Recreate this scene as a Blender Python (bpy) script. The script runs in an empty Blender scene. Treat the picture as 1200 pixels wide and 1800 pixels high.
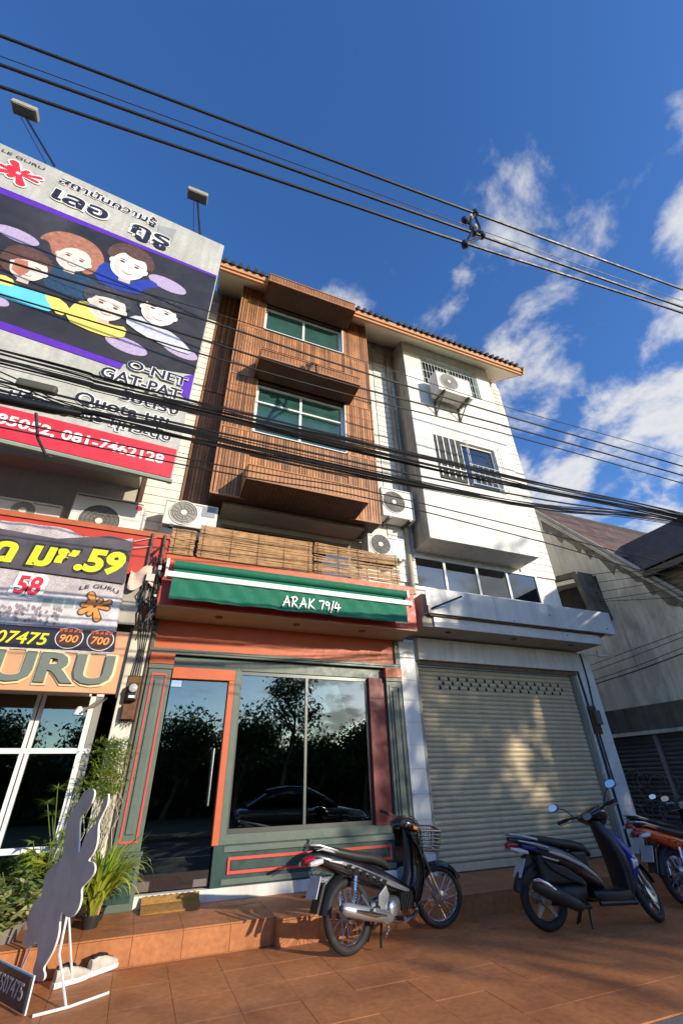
import bpy, math, random
from mathutils import Vector, Matrix, noise
random.seed(7)
R = math.radians
scene = bpy.context.scene
col = scene.collection

# ---------------------------------------------------------------- camera
cam_d = bpy.data.cameras.new('camera'); cam = bpy.data.objects.new('camera', cam_d); col.objects.link(cam)
def cam_matrix(pitch, roll, yaw, loc):
    cy, sy, cp, sp = math.cos(yaw), math.sin(yaw), math.cos(pitch), math.sin(pitch)
    f = Vector((sy*cp, cy*cp, sp)); r = Vector((cy, -sy, 0)); u = r.cross(f)
    cr, sr = math.cos(roll), math.sin(roll)
    r2 = cr*r + sr*u; u2 = -sr*r + cr*u
    return Matrix(((r2.x, u2.x, -f.x, loc[0]), (r2.y, u2.y, -f.y, loc[1]), (r2.z, u2.z, -f.z, loc[2]), (0, 0, 0, 1)))
cam.matrix_world = cam_matrix(R(31.72), R(-1.52), R(22.57), (0, -6.6, 1.32))
cam_d.sensor_fit = 'VERTICAL'; cam_d.sensor_height = 36; cam_d.lens = 15.303
cam_d.clip_start = .05; cam_d.clip_end = 3000
scene.camera = cam

# ---------------------------------------------------------------- sun, sky, exposure
SUN = Vector((.60, -1, .33)).normalized()          # direction towards the sun
sd = bpy.data.lights.new('sun', 'SUN'); sun = bpy.data.objects.new('sun', sd); col.objects.link(sun)
sd.energy = 2.6; sd.angle = R(.55); sd.color = (1, .89, .71)
sun.rotation_euler = (-SUN).to_track_quat('-Z', 'Y').to_euler(); sun.location = (20, -40, 20)

w = bpy.data.worlds.new('World'); scene.world = w; w.use_nodes = True
nt = w.node_tree; N = nt.nodes; L = nt.links; N.clear()
out = N.new('ShaderNodeOutputWorld'); bg = N.new('ShaderNodeBackground'); bg.inputs[1].default_value = .15
sky = N.new('ShaderNodeTexSky'); sky.sky_type = 'NISHITA'; sky.sun_disc = False
sky.sun_elevation = math.asin(SUN.z); sky.sun_rotation = math.atan2(SUN.x, SUN.y)
sky.altitude = 300; sky.air_density = 1.0; sky.dust_density = .35; sky.ozone_density = 3.0
tc = N.new('ShaderNodeTexCoord')
def wm(op, a, b=None, c=None):
    n = N.new('ShaderNodeMath'); n.operation = op
    for i, s in enumerate((a, b, c)):
        if s is None: continue
        if isinstance(s, (int, float)): n.inputs[i].default_value = s
        else: L.new(s, n.inputs[i])
    return n.outputs[0]
sx = N.new('ShaderNodeSeparateXYZ'); L.new(tc.outputs['Generated'], sx.inputs[0])
zz = wm('ADD', wm('MAXIMUM', sx.outputs[2], 0), .28)
cx = N.new('ShaderNodeCombineXYZ'); L.new(wm('DIVIDE', sx.outputs[0], zz), cx.inputs[0]); L.new(wm('DIVIDE', sx.outputs[1], zz), cx.inputs[1])
def wnoise(scale, detail, rough, dist=0, off=(0, 0, 0)):
    mp = N.new('ShaderNodeMapping'); mp.inputs['Location'].default_value = off; L.new(cx.outputs[0], mp.inputs[0])
    n = N.new('ShaderNodeTexNoise'); n.inputs['Scale'].default_value = scale; n.inputs['Detail'].default_value = detail
    n.inputs['Roughness'].default_value = rough; n.inputs['Distortion'].default_value = dist; L.new(mp.outputs[0], n.inputs[0]); return n.outputs[0]
def wrange(v, a, b, c=0, d=1, smooth=True):
    n = N.new('ShaderNodeMapRange'); n.interpolation_type = 'SMOOTHSTEP' if smooth else 'LINEAR'
    L.new(v, n.inputs[0])
    for i, k in enumerate((a, b, c, d)): n.inputs[i+1].default_value = k
    return n.outputs[0]
CL1, CL2 = (3.61, 3.2, 0), (3.4, 2.4, 0)
# fair-weather cumulus: thick towards the right of the street, none on the left
side = wm('ADD', sx.outputs[0], wm('MULTIPLY', sx.outputs[2], -.62))
cover = wrange(side, -.40, .30, -.13, .075, False)
n1 = wnoise(5.6, 10, .60, .2, CL1)
n2 = wnoise(2.6, 3, .5, .1, CL2)
den = wm('ADD', wm('ADD', wm('MULTIPLY', n1, .80), wm('MULTIPLY', n2, .40)), cover)
mask = wrange(den, .585, .765)
shade = wrange(den, .66, .90, 1.0, .55)
wc = N.new('ShaderNodeMix'); wc.data_type = 'RGBA'; wc.inputs['A'].default_value = (1.35, 1.65, 2.2, 1); wc.inputs['B'].default_value = (3.05, 3.0, 2.9, 1)
L.new(shade, wc.inputs['Factor'])
hs = N.new('ShaderNodeHueSaturation'); hs.inputs['Hue'].default_value = .511; hs.inputs['Saturation'].default_value = 1.20; hs.inputs['Value'].default_value = .92; L.new(sky.outputs[0], hs.inputs['Color'])
mx = N.new('ShaderNodeMix'); mx.data_type = 'RGBA'; L.new(wm('MULTIPLY', mask, .92), mx.inputs['Factor']); L.new(hs.outputs[0], mx.inputs['A']); L.new(wc.outputs['Result'], mx.inputs['B'])
L.new(mx.outputs['Result'], bg.inputs[0]); L.new(bg.outputs[0], out.inputs[0])

scene.view_settings.view_transform = 'Standard'; scene.view_settings.look = 'None'
scene.view_settings.exposure = 1.0; scene.view_settings.gamma = 1; scene.view_settings.use_curve_mapping = False
scene.render.engine = 'CYCLES'
scene.cycles.max_bounces = 6; scene.cycles.transparent_max_bounces = 10

# ---------------------------------------------------------------- materials
MATS = {}
def lin(r, g, b):
    f = lambda c: c/12.92 if c <= .04045 else ((c+.055)/1.055)**2.4
    return tuple(f(x/255) for x in (r, g, b))
def mat(name, c, rough=.6, metal=0, var=.18, vs=3.0, piece=.0, streak=0, bump=0, bs=60, spec=.5, coat=0, speck=0, fine=0, stain=None, trans=0):
    """procedural surface: world-space mottling, optional per-piece tone, vertical rain streaks, stains, grain, relief"""
    if name in MATS: return MATS[name]
    m = bpy.data.materials.new(name); m.use_nodes = True; MATS[name] = m
    n, l = m.node_tree.nodes, m.node_tree.links
    p = n['Principled BSDF']; p.inputs['Roughness'].default_value = rough; p.inputs['Metallic'].default_value = metal
    p.inputs['Specular IOR Level'].default_value = spec; p.inputs['Coat Weight'].default_value = coat
    if trans: p.inputs['Transmission Weight'].default_value = trans
    g = n.new('ShaderNodeNewGeometry'); pos = g.outputs['Position']
    def nz(scale, detail=5, vec=None, stretch=None, rgh=.6):
        t = n.new('ShaderNodeTexNoise'); t.inputs['Scale'].default_value = scale; t.inputs['Detail'].default_value = detail; t.inputs['Roughness'].default_value = rgh
        v = vec or pos
        if stretch:
            mp = n.new('ShaderNodeMapping'); mp.inputs['Scale'].default_value = stretch; l.new(v, mp.inputs[0]); v = mp.outputs[0]
        l.new(v, t.inputs['Vector']); return t.outputs[0]
    def rng(v, a, b, c, d):
        q = n.new('ShaderNodeMapRange'); l.new(v, q.inputs[0])
        for i, k in enumerate((a, b, c, d)): q.inputs[i+1].default_value = k
        return q.outputs[0]
    def mul(a, b):
        q = n.new('ShaderNodeMath'); q.operation = 'MULTIPLY'
        for i, s in enumerate((a, b)):
            if isinstance(s, (int, float)): q.inputs[i].default_value = s
            else: l.new(s, q.inputs[i])
        return q.outputs[0]
    val = rng(nz(vs), .25, .75, 1-var, 1+var)
    if fine: val = mul(val, rng(nz(vs*14, 3), .3, .7, 1-fine, 1+fine))
    if piece:
        oi = n.new('ShaderNodeObjectInfo'); val = mul(val, rng(oi.outputs['Random'], 0, 1, 1-piece, 1+piece))
    if streak: val = mul(val, rng(nz(1.0, 6, None, (9, 9, .55)), .42, .72, 1.0, 1-streak))
    if speck: val = mul(val, rng(nz(140, 2), .35, .65, 1-speck, 1+speck))
    vm = n.new('ShaderNodeMix'); vm.data_type = 'RGBA'; vm.blend_type = 'MULTIPLY'; vm.inputs['Factor'].default_value = 1
    vm.inputs['A'].default_value = (*c, 1); l.new(val, vm.inputs['B']); colr = vm.outputs['Result']
    if stain:
        sc, amt, scol = stain
        s = rng(nz(sc, 7, None, (1, 1, .45), .7), .52, .72, 0, amt)
        sm = n.new('ShaderNodeMix'); sm.data_type = 'RGBA'; l.new(s, sm.inputs['Factor']); l.new(colr, sm.inputs['A']); sm.inputs['B'].default_value = (*scol, 1); colr = sm.outputs['Result']
    l.new(colr, p.inputs['Base Color'])
    if not metal: l.new(rng(nz(vs*3), .3, .7, max(0, rough-.1), min(1, rough+.1)), p.inputs['Roughness'])
    if bump:
        b = n.new('ShaderNodeBump'); b.inputs['Strength'].default_value = bump; b.inputs['Distance'].default_value = .01
        l.new(nz(bs, 5), b.inputs['Height']); l.new(b.outputs[0], p.inputs['Normal'])
    return m
def glass(name, tint, ior=1.7, rough=.01):
    if name in MATS: return MATS[name]
    m = bpy.data.materials.new(name); m.use_nodes = True; MATS[name] = m
    n, l = m.node_tree.nodes, m.node_tree.links; n.remove(n['Principled BSDF'])
    t = n.new('ShaderNodeBsdfTransparent'); t.inputs[0].default_value = (*tint, 1)
    gl = n.new('ShaderNodeBsdfGlossy'); gl.inputs['Roughness'].default_value = rough; gl.inputs['Color'].default_value = (.92, .97, .95, 1)
    fr = n.new('ShaderNodeFresnel'); fr.inputs[0].default_value = ior
    ms = n.new('ShaderNodeMixShader'); l.new(fr.outputs[0], ms.inputs[0]); l.new(t.outputs[0], ms.inputs[1]); l.new(gl.outputs[0], ms.inputs[2])
    l.new(ms.outputs[0], n['Material Output'].inputs[0]); return m
def leafmat(name, c, c2, trans=.35):
    if name in MATS: return MATS[name]
    m = bpy.data.materials.new(name); m.use_nodes = True; MATS[name] = m
    n, l = m.node_tree.nodes, m.node_tree.links; p = n['Principled BSDF']; p.inputs['Roughness'].default_value = .45
    g = n.new('ShaderNodeNewGeometry'); rp = n.new('ShaderNodeMix'); rp.data_type = 'RGBA'
    rp.inputs['A'].default_value = (*c, 1); rp.inputs['B'].default_value = (*c2, 1); l.new(g.outputs['Random Per Island'], rp.inputs['Factor'])
    l.new(rp.outputs['Result'], p.inputs['Base Color'])
    tr = n.new('ShaderNodeBsdfTranslucent'); l.new(rp.outputs['Result'], tr.inputs[0])
    ms = n.new('ShaderNodeMixShader'); ms.inputs[0].default_value = trans; l.new(p.outputs[0], ms.inputs[1]); l.new(tr.outputs[0], ms.inputs[2]); l.new(ms.outputs[0], n['Material Output'].inputs[0]); return m

# ---------------------------------------------------------------- mesh builder
class MB:
    def __init__(s): s.v = []; s.f = []; s.sm = []
    def add(s, vs, fs, smooth=False):
        o = len(s.v); s.v += [tuple(p) for p in vs]; s.f += [tuple(i+o for i in f) for f in fs]; s.sm += [smooth]*len(fs); return s
    def box(s, x0, x1, y0, y1, z0, z1):
        return s.add([(x0,y0,z0),(x1,y0,z0),(x1,y1,z0),(x0,y1,z0),(x0,y0,z1),(x1,y0,z1),(x1,y1,z1),(x0,y1,z1)],
              [(0,3,2,1),(4,5,6,7),(0,1,5,4),(1,2,6,5),(2,3,7,6),(3,0,4,7)])
    def prism(s, pts, ax, a, b):
        n = len(pts)
        def P(u, v, t): return {'y': (u, t, v), 'x': (t, u, v), 'z': (u, v, t)}[ax]
        return s.add([P(u, v, a) for u, v in pts]+[P(u, v, b) for u, v in pts],
              [tuple(range(n)), tuple(range(2*n-1, n-1, -1))]+[(i, i+n, (i+1) % n+n, (i+1) % n) for i in range(n)])
    def poly(s, pts, fs=None): return s.add(pts, fs or [tuple(range(len(pts)))])
    def tube(s, path, r, n=8, closed=False, cap=True, smooth=True):
        P = [Vector(p) for p in path]; m = len(P); rr = r if isinstance(r, (list, tuple)) else [r]*m
        vs = []; up = None
        for i in range(m):
            a = P[i-1] if (i > 0 or closed) else P[i]; b = P[(i+1) % m] if (i < m-1 or closed) else P[i]
            t = (b-a).normalized()
            if up is None:
                up = Vector((0, 0, 1)) if abs(t.z) < .9 else Vector((1, 0, 0))
            x = t.cross(up); 
            if x.length < 1e-6: x = t.orthogonal()
            x.normalize(); up = x.cross(t).normalized()
            for k in range(n):
                an = 2*math.pi*k/n; vs.append(P[i]+(x*math.cos(an)+up*math.sin(an))*rr[i])
        fs = []
        for i in range(m if closed else m-1):
            j = (i+1) % m
            for k in range(n): fs.append((i*n+k, i*n+(k+1) % n, j*n+(k+1) % n, j*n+k))
        s.add(vs, fs, smooth)
        if cap and not closed:
            s.add(vs[:n], [tuple(range(n-1, -1, -1))]); s.add(vs[-n:], [tuple(range(n))])
        return s
    def lathe(s, prof, c=(0,0,0), ax='z', n=20, smooth=True, caps=True):
        vs = []
        for r, h in prof:
            for k in range(n):
                a = 2*math.pi*k/n; u, v = r*math.cos(a), r*math.sin(a)
                p = {'z': (u, v, h), 'y': (u, h, v), 'x': (h, u, v)}[ax]; vs.append((p[0]+c[0], p[1]+c[1], p[2]+c[2]))
        fs = [(i*n+k, i*n+(k+1) % n, (i+1)*n+(k+1) % n, (i+1)*n+k) for i in range(len(prof)-1) for k in range(n)]
        s.add(vs, fs, smooth)
        if caps:
            if prof[0][0] > 1e-5: s.add(vs[:n], [tuple(range(n-1, -1, -1))])
            if prof[-1][0] > 1e-5: s.add(vs[-n:], [tuple(range(n))])
        return s
    def torus(s, c, Rr, r, ax='y', n=40, k=10, sq=1.0):
        vs = []
        for i in range(n):
            a = 2*math.pi*i/n
            for j in range(k):
                b = 2*math.pi*j/k; q = Rr+r*math.cos(b); h = r*sq*math.sin(b); u, v = q*math.cos(a), q*math.sin(a)
                p = {'z': (u, v, h), 'y': (u, h, v), 'x': (h, u, v)}[ax]; vs.append((p[0]+c[0], p[1]+c[1], p[2]+c[2]))
        return s.add(vs, [(i*k+j, i*k+(j+1) % k, ((i+1) % n)*k+(j+1) % k, ((i+1) % n)*k+j) for i in range(n) for j in range(k)], True)
    def loft(s, secs, n=14, e=2.4, smooth=True, cap=True):
        """secs: (x, y, z, ry, rz) superellipse rings along x"""
        vs = []
        for x, y, z, ry, rz in secs:
            for k in range(n):
                a = 2*math.pi*k/n; cs, sn = math.cos(a), math.sin(a)
                vs.append((x, y+ry*math.copysign(abs(cs)**(2/e), cs), z+rz*math.copysign(abs(sn)**(2/e), sn)))
        fs = [(i*n+k, i*n+(k+1) % n, (i+1)*n+(k+1) % n, (i+1)*n+k) for i in range(len(secs)-1) for k in range(n)]
        s.add(vs, fs, smooth)
        if cap: s.add(vs[:n], [tuple(range(n))]); s.add(vs[-n:], [tuple(range(n-1, -1, -1))])
        return s
    def grid(s, fn, nu, nv, smooth=True):
        vs = [fn(i/nu, j/nv) for j in range(nv+1) for i in range(nu+1)]
        return s.add(vs, [(j*(nu+1)+i, j*(nu+1)+i+1, (j+1)*(nu+1)+i+1, (j+1)*(nu+1)+i) for j in range(nv) for i in range(nu)], smooth)
    def mesh(s, name, off=(0,0,0)):
        me = bpy.data.meshes.new(name); ox, oy, oz = off
        me.from_pydata([(a-ox, b-oy, c-oz) for a, b, c in s.v], [], s.f); 
        me.polygons.foreach_set('use_smooth', s.sm); me.update()
        if any(s.sm): me.set_sharp_from_angle(angle=R(42))
        return me
    def build(s, name, m, parent=None, bev=0, kind=None, off=None, label=None):
        off = off if off is not None else worig(parent)
        o = bpy.data.objects.new(name, s.mesh(name, off)); col.objects.link(o); o.data.materials.append(m)
        if parent: o.parent = parent; ORIG[o.name] = off
        if bev:
            b = o.modifiers.new('bevel', 'BEVEL'); b.width = bev; b.segments = 2; b.limit_method = 'ANGLE'; b.angle_limit = R(40)
        if kind: o['kind'] = kind
        if label: o['label'] = label
        return o
def _pieces(s, name, m, parent=None, **kw):
    """build every connected piece of the mesh as an object of its own"""
    p = list(range(len(s.v)))
    def find(a):
        while p[a] != a: p[a] = p[p[a]]; a = p[a]
        return a
    for f in s.f:
        for i in f[1:]: p[find(i)] = find(f[0])
    g = {}
    for k, f in enumerate(s.f): g.setdefault(find(f[0]), []).append(k)
    out_ = []
    for ks in g.values():
        q = MB(); idx = {}
        for k in ks:
            for i in s.f[k]:
                if i not in idx: idx[i] = len(q.v); q.v.append(s.v[i])
            q.f.append(tuple(idx[i] for i in s.f[k])); q.sm.append(s.sm[k])
        out_.append(q.build(name, m, parent, **kw))
    return out_[0]
MB.pieces = _pieces
ORIG = {}
def worig(o): return ORIG.get(o.name, (0, 0, 0)) if o else (0, 0, 0)
def thing(name, label, cat, loc=(0,0,0), group=None, rotz=0):
    o = bpy.data.objects.new(name, None); col.objects.link(o); o.location = loc; o.rotation_euler = (0, 0, rotz); o.empty_display_size = .2
    o['label'] = label; o['category'] = cat; ORIG[o.name] = tuple(loc)
    if group: o['group'] = group
    return o
def tag(o, label, cat, group=None):
    o['label'] = label; o['category'] = cat
    if group: o['group'] = group
    return o
def structure(o): o['kind'] = 'structure'; return o
def piece(name, me, m, parent, loc, scale=None, rot=None):
    """one alike piece sharing mesh data; loc in world coordinates"""
    o = bpy.data.objects.new(name, me); col.objects.link(o); off = worig(parent); o.parent = parent
    o.location = (loc[0]-off[0], loc[1]-off[1], loc[2]-off[2])
    if scale: o.scale = scale
    if rot: o.rotation_euler = rot
    if not me.materials: me.materials.append(m)
    return o
def B(*a): return MB().box(*a)
def unitbox(name, ch=.06):
    """1x1x1 piece with a chamfered front rim; front is -y"""
    b = MB(); c = ch
    b.add([(0,1,0),(1,1,0),(1,1,1),(0,1,1),(0,c,0),(1,c,0),(1,c,1),(0,c,1),(c,0,c),(1-c,0,c),(1-c,0,1-c),(c,0,1-c)],
          [(0,3,2,1),(0,1,5,4),(1,2,6,5),(2,3,7,6),(3,0,4,7),(4,5,9,8),(5,6,10,9),(6,7,11,10),(7,4,8,11),(8,9,10,11)])
    return b.mesh(name)
def text(body, m, parent, x0, x1, z0, z1, y, name='lettering', ext=.003, bold=0, shear=0, fn=None, off=None, split=False):
    """flat lettering fitted into x0..x1, z0..z1 standing at depth y (facing -y)"""
    cu = bpy.data.curves.new(name, 'FONT'); cu.body = body; cu.size = 1; cu.offset = bold; cu.shear = shear; cu.resolution_u = 3
    t = bpy.data.objects.new('tmp', cu); col.objects.link(t)
    me = bpy.data.meshes.new_from_object(t); bpy.data.objects.remove(t); bpy.data.curves.remove(cu)
    vs = [v.co.copy() for v in me.vertices]; fs = [tuple(p.vertices) for p in me.polygons]; bpy.data.meshes.remove(me)
    a0, a1 = min(v.x for v in vs), max(v.x for v in vs); b0, b1 = min(v.y for v in vs), max(v.y for v in vs)
    P = [(x0+(v.x-a0)/(a1-a0)*(x1-x0), z0+(v.y-b0)/(b1-b0)*(z1-z0)) for v in vs]
    if fn: P = [fn(*p) for p in P]
    b = MB(); n = len(P); b.add([(p[0], y, p[1]) for p in P]+[(p[0], y+ext, p[1]) for p in P], fs)
    ed = {}
    for f in fs:
        for i in range(len(f)):
            e = (f[i], f[(i+1) % len(f)]); k = tuple(sorted(e)); ed.setdefault(k, []).append(e)
    for k, e in ed.items():
        if len(e) == 1: i, j = e[0]; b.f.append((i, i+n, j+n, j)); b.sm.append(False)
    return b.pieces(name, m, parent) if (split or z1-z0 > .1) else b.build(name, m, parent, off=off, kind='stuff')
# ---------------------------------------------------------------- palette
white = mat('white_paint', (.76, .73, .67), .65, var=.07, vs=2, streak=.2, bump=.12, bs=40, stain=(1.1, .5, (.40, .37, .31)))
whitetile = mat('white_tile', (.72, .71, .68), .35, var=.06, piece=.05, stain=(3, .25, (.40, .36, .28)))
dirtyw = mat('stained_render', (.42, .38, .31), .8, var=.2, vs=4, streak=.35, bump=.3, stain=(2.2, .8, (.13, .10, .07)))
beige = mat('beige_render', (.46, .42, .34), .75, var=.1, streak=.12)
cream = mat('cream_soffit', (.78, .71, .56), .7, var=.06)
wood = mat('teak_slat', (.365, .160, .060), .5, var=.36, vs=2.5, piece=.42, fine=.18, streak=.22, bump=.25, bs=90)
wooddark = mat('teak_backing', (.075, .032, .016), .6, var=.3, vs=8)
woodunder = mat('shade_toned_slat', (.10, .042, .018), .6, var=.3, vs=6)  # darker slat colour paints deeper shade onto the awning undersides
woodtrim = mat('teak_trim', (.40, .175, .07), .55, var=.18, vs=6, streak=.2, piece=.1)
bamboo = mat('bamboo_stick', (.55, .33, .165), .6, var=.35, vs=9, fine=.3)
orange = mat('orange_paint', (.54, .108, .030), .5, var=.1, vs=5, fine=.05)
redp = mat('red_paint', (.50, .045, .022), .5, var=.1, vs=4, fine=.05)
green = mat('greygreen_paint', (.105, .140, .112), .45, var=.12, vs=4, fine=.06)
greendk = mat('darkgreen_paint', (.022, .062, .056), .4, var=.15, vs=4)
redline = mat('red_line_paint', (.62, .07, .05), .5, var=.1)
awn = mat('green_canvas', (.006, .150, .085), .8, var=.12, vs=5, fine=.06, bump=.15, bs=30)
alu = mat('white_aluminium', (.74, .75, .74), .35, var=.04)
aludk = mat('dark_aluminium', (.10, .105, .10), .35, metal=.6, var=.1)
steel = mat('brushed_steel', (.62, .62, .62), .25, metal=1, var=.06)
blackm = mat('black_plastic', (.012, .012, .013), .42, var=.2)
cable = mat('black_cable', (.010, .010, .012), .5, var=.2)
terra = mat('terracotta_tile', (.45, .175, .066), .55, var=.25, vs=1.4, piece=.04, fine=.16, spec=.3, bump=.15, bs=35, stain=(1.1, .75, (.17, .066, .030)))
grout = mat('tile_grout', (.37, .145, .058), .9, var=.2)
shut = mat('shutter_slat', (.60, .495, .325), .45, var=.07, vs=3, piece=.03, streak=.12)
acw = mat('aircon_white', (.74, .72, .66), .45, var=.06, streak=.06)
acgrille = mat('aircon_grille', (.11, .105, .095), .6, var=.15)
concrete = mat('concrete_wall', (.66, .62, .51), .85, var=.16, vs=1.1, streak=.28, bump=.3, bs=25, stain=(.9, .75, (.13, .125, .10)))
conedge = mat('mouldy_concrete', (.12, .11, .085), .9, var=.4, vs=3, streak=.4)
rooft = mat('dark_roof_tile', (.045, .036, .034), .7, var=.3, vs=5, piece=.2)
rooft2 = mat('brown_roof_tile', (.10, .060, .048), .8, var=.3, vs=5, piece=.3)
fascia = mat('tan_fascia', (.55, .27, .12), .55, var=.1, vs=4)
asphalt = mat('asphalt', (.05, .05, .05), .9, var=.2, speck=.25)
soil = mat('earth', (.09, .075, .055), .95, var=.3)
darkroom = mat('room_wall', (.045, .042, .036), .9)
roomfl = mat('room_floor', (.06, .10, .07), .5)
curtain = mat('green_curtain', (.06, .52, .36), .8, var=.2, vs=4)
curtainw = mat('pale_curtain', (.55, .72, .66), .8, var=.15, vs=4)
gl_shop = glass('shop_glass', (.36, .48, .42), 2.5)
gl_win = glass('window_glass', (.75, .92, .86), 1.42)
gl_teal = mat('teal_film', (.034, .088, .078), .05, var=.25, vs=2.5, coat=.5)
gl_blue = glass('blue_film_glass', (.10, .16, .18), 2.3)
purple = mat('purple_vinyl', (.10, .02, .42), .45, var=.08)
vblack = mat('black_vinyl', (.030, .027, .029), .4, var=.35, vs=1.2, bump=.9, bs=1.3, stain=(1.0, .35, (.085, .08, .082)))
vgrey = mat('grey_vinyl', (.47, .465, .42), .45, var=.16, vs=1.5, fine=.1, bump=.9, bs=1.3, streak=.2, stain=(1.0, .35, (.62, .60, .48)))
vwhite = mat('white_vinyl', (.80, .80, .78), .45, var=.04)
vred = mat('red_vinyl', (.62, .025, .045), .45, var=.16, vs=2, bump=.8, bs=1.5, streak=.15)
vyel = mat('yellow_vinyl', (.80, .72, .02), .45, var=.05)
vink = mat('ink_navy', (.012, .012, .030), .5)

# ---------------------------------------------------------------- setting: ground, road, terrace, step
structure(MB().poly([(-700,-700,-.30),(700,-700,-.30),(700,700,-.30),(-700,700,-.30)]).build('ground', soil))
structure(B(-120, 120, -11.5, -3.78, -.26, -.20).build('road', asphalt))
structure(B(-60, 60, -3.77, -3.60, -.24, -.004).build('kerb', mat('kerb_concrete', (.16, .15, .14), .9, var=.2, bump=.3), bev=.015))
structure(B(-120, 120, -60, -11.6, -.27, -.12).build('verge', mat('verge_ground', (.10, .10, .05), .95, var=.35, vs=.7)))
for yy in (-7.55,):
    structure(MB().add([p for k in range(-14, 15) for p in ((k*6, yy, -.196), (k*6+3, yy, -.196), (k*6+3, yy+.12, -.196), (k*6, yy+.12, -.196))], [tuple(range(4*i, 4*i+4)) for i in range(29)]).build('lane_marking', mat('road_paint', (.6, .6, .56), .8, var=.2)))
terr = structure(B(-60, 60, -3.60, 1.0, -.25, -.012).build('terrace', grout))
tl = unitbox('tile', .012)
def floor_tiles(par, X0, nx, Y0, ny, sx, sy, ztop, th=.012, gap=.003):
    for i in range(nx):
        for j in range(ny):
            o = piece('tile', tl, terra, par, (X0+i*sx+gap/2, Y0+j*sy+gap/2, ztop-th), (sx-gap, th, sy-gap), (0, 0, 0))
            # unit box front (-y) turned upwards
            o.rotation_euler = (R(-90), 0, 0); o.location = (X0+i*sx+gap/2, Y0+j*sy+gap/2, ztop+random.uniform(-.001, .001))
floor_tiles(terr, -2.0, 24, -3.60, 6, .42, .4165, 0)
step = structure(MB().box(-8, 1.50, -1.008, .6, -.2, .188).box(1.505, 8.6, -1.128, .6, -.2, .188).build('doorstep', grout))
for (X0, X1, Yf) in ((-2.36, 1.50, -1.02), (1.50, 8.22, -1.14)):
    nx = round((X1-X0)/.42); sx = (X1-X0)/nx
    ny = 3; sy = (-Yf-.02)/ny
    floor_tiles(step, X0, nx, Yf, ny, sx, sy, .2)
    for i in range(nx): piece('tile', tl, terra, step, (X0+i*sx+.002, Yf-.002, .0), (sx-.004, .012, .186))
piece('tile', tl, terra, step, (1.497, -1.03, 0), (.10, .012, .186), (0, 0, R(-90)))

# ---------------------------------------------------------------- helpers for building parts
def slat_field(par, me, m, X0, X1, zs, y, w=.052, gap=.008, th=.022, name='slat'):
    n = max(1, round((X1-X0)/w)); w = (X1-X0)/n
    for (a, b) in zs:
        for i in range(n):
            piece(name, me, m, par, (X0+i*w+gap/2, y-th+random.uniform(-.002, .003), a+.004), (w-gap, th, b-a-.008))
def window(par, X0, X1, z0, z1, y, vs=(), hs=(), fw=.05, depth=.05, gm=None, fm=None, cur=None, name='window', drop=None):
    """framed window standing at depth y: frame bars, one pane per light, optional curtain"""
    f = MB(); fm = fm or alu; gm = gm or gl_win
    f.box(X0, X1, y, y+depth, z0, z0+fw).box(X0, X1, y, y+depth, z1-fw, z1).box(X0, X0+fw, y, y+depth, z0+fw, z1-fw).box(X1-fw, X1, y, y+depth, z0+fw, z1-fw)
    xs = [X0+fw]+[a for v in vs for a in (v-fw*.45, v+fw*.45)]+[X1-fw]; zs = [z0+fw]+[a for v in hs for a in (v-fw*.35, v+fw*.35)]+[z1-fw]
    for v in vs: f.box(v-fw*.45, v+fw*.45, y+.004, y+depth, z0+fw, z1-fw)
    for h in hs:
        for i in range(0, len(xs), 2): f.box(xs[i], xs[i+1], y+.008, y+depth, h-fw*.35, h+fw*.35)
    wo = f.build(name, fm, par)
    for i in range(0, len(xs), 2):
        for j in range(0, len(zs), 2):
            B(xs[i], xs[i+1], y+depth*.5, y+depth*.5+.006, zs[j], zs[j+1]).build('pane', gm, wo)
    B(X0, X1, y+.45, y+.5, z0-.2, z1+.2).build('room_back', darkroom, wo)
    if cur:
        for (a, b, cm, zt) in cur:
            MB().grid(lambda u, v: (a+u*(b-a), y+.065+.018*math.sin(u*(b-a)*42), z0+v*(zt-z0)), max(12, int((b-a)*60)), 1).build('curtain', cm, wo)
    return wo
def roof_part(root, X0, X1, end=False):
    """tiled roof slope with corrugated tile rows, a row of rounded eave tiles, fascia boards and a sloping soffit"""
    sl = .70; ye, ze = -1.10, 10.70; yr = 3.6; yj = 8.2
    f = lambda y: ze+(y-ye)*sl
    r = MB(); n = int((X1-X0)/.05)
    r.grid(lambda u, v: (X0+u*(X1-X0), ye+v*(yr-ye), f(ye+v*(yr-ye))+.02*math.cos(u*(X1-X0)*2*math.pi/.2)), n, 1)
    zr = f(yr); r.poly([(X0, yr, zr), (X1, yr, zr), (X1, yj, zr-(yj-yr)*sl), (X0, yj, zr-(yj-yr)*sl)])
    ro = r.build('roof', rooft, root)
    et = MB().tube([(0, -.06, -.02), (0, .12, .105)], .042, 8).mesh('eave_tile')
    k = int((X1-X0)/.16)
    for i in range(k): piece('eave_tile', et, rooft, ro, (X0+.08+i*.16, ye, ze-.004))
    MB().box(X0, X1, ye+.02, ye+.06, ze-.15, ze-.02).box(X0, X1, ye+.055, ye+.10, ze-.22, ze-.12).build('fascia_board', fascia, ro)
    MB().poly([(X0, ye+.06, ze-.20), (X1, ye+.06, ze-.20), (X1, .0, 11.27), (X0, .0, 11.27)]).build('soffit', cream, ro)
    B(X0+.02, X1-.02, yr-.12, yr+.12, zr-.05, zr+.14).build('ridge_cap', rooft, ro)
    if end:
        MB().prism([(ye+.03, ze-.21), (ye-.06, ze-.03), (yr, zr+.02), (yr, zr-.16), (0, 11.28)], 'x', X1+.001, X1+.05).build('verge_board', fascia, ro)
    return ro
ub = unitbox('slat', .12)

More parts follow.
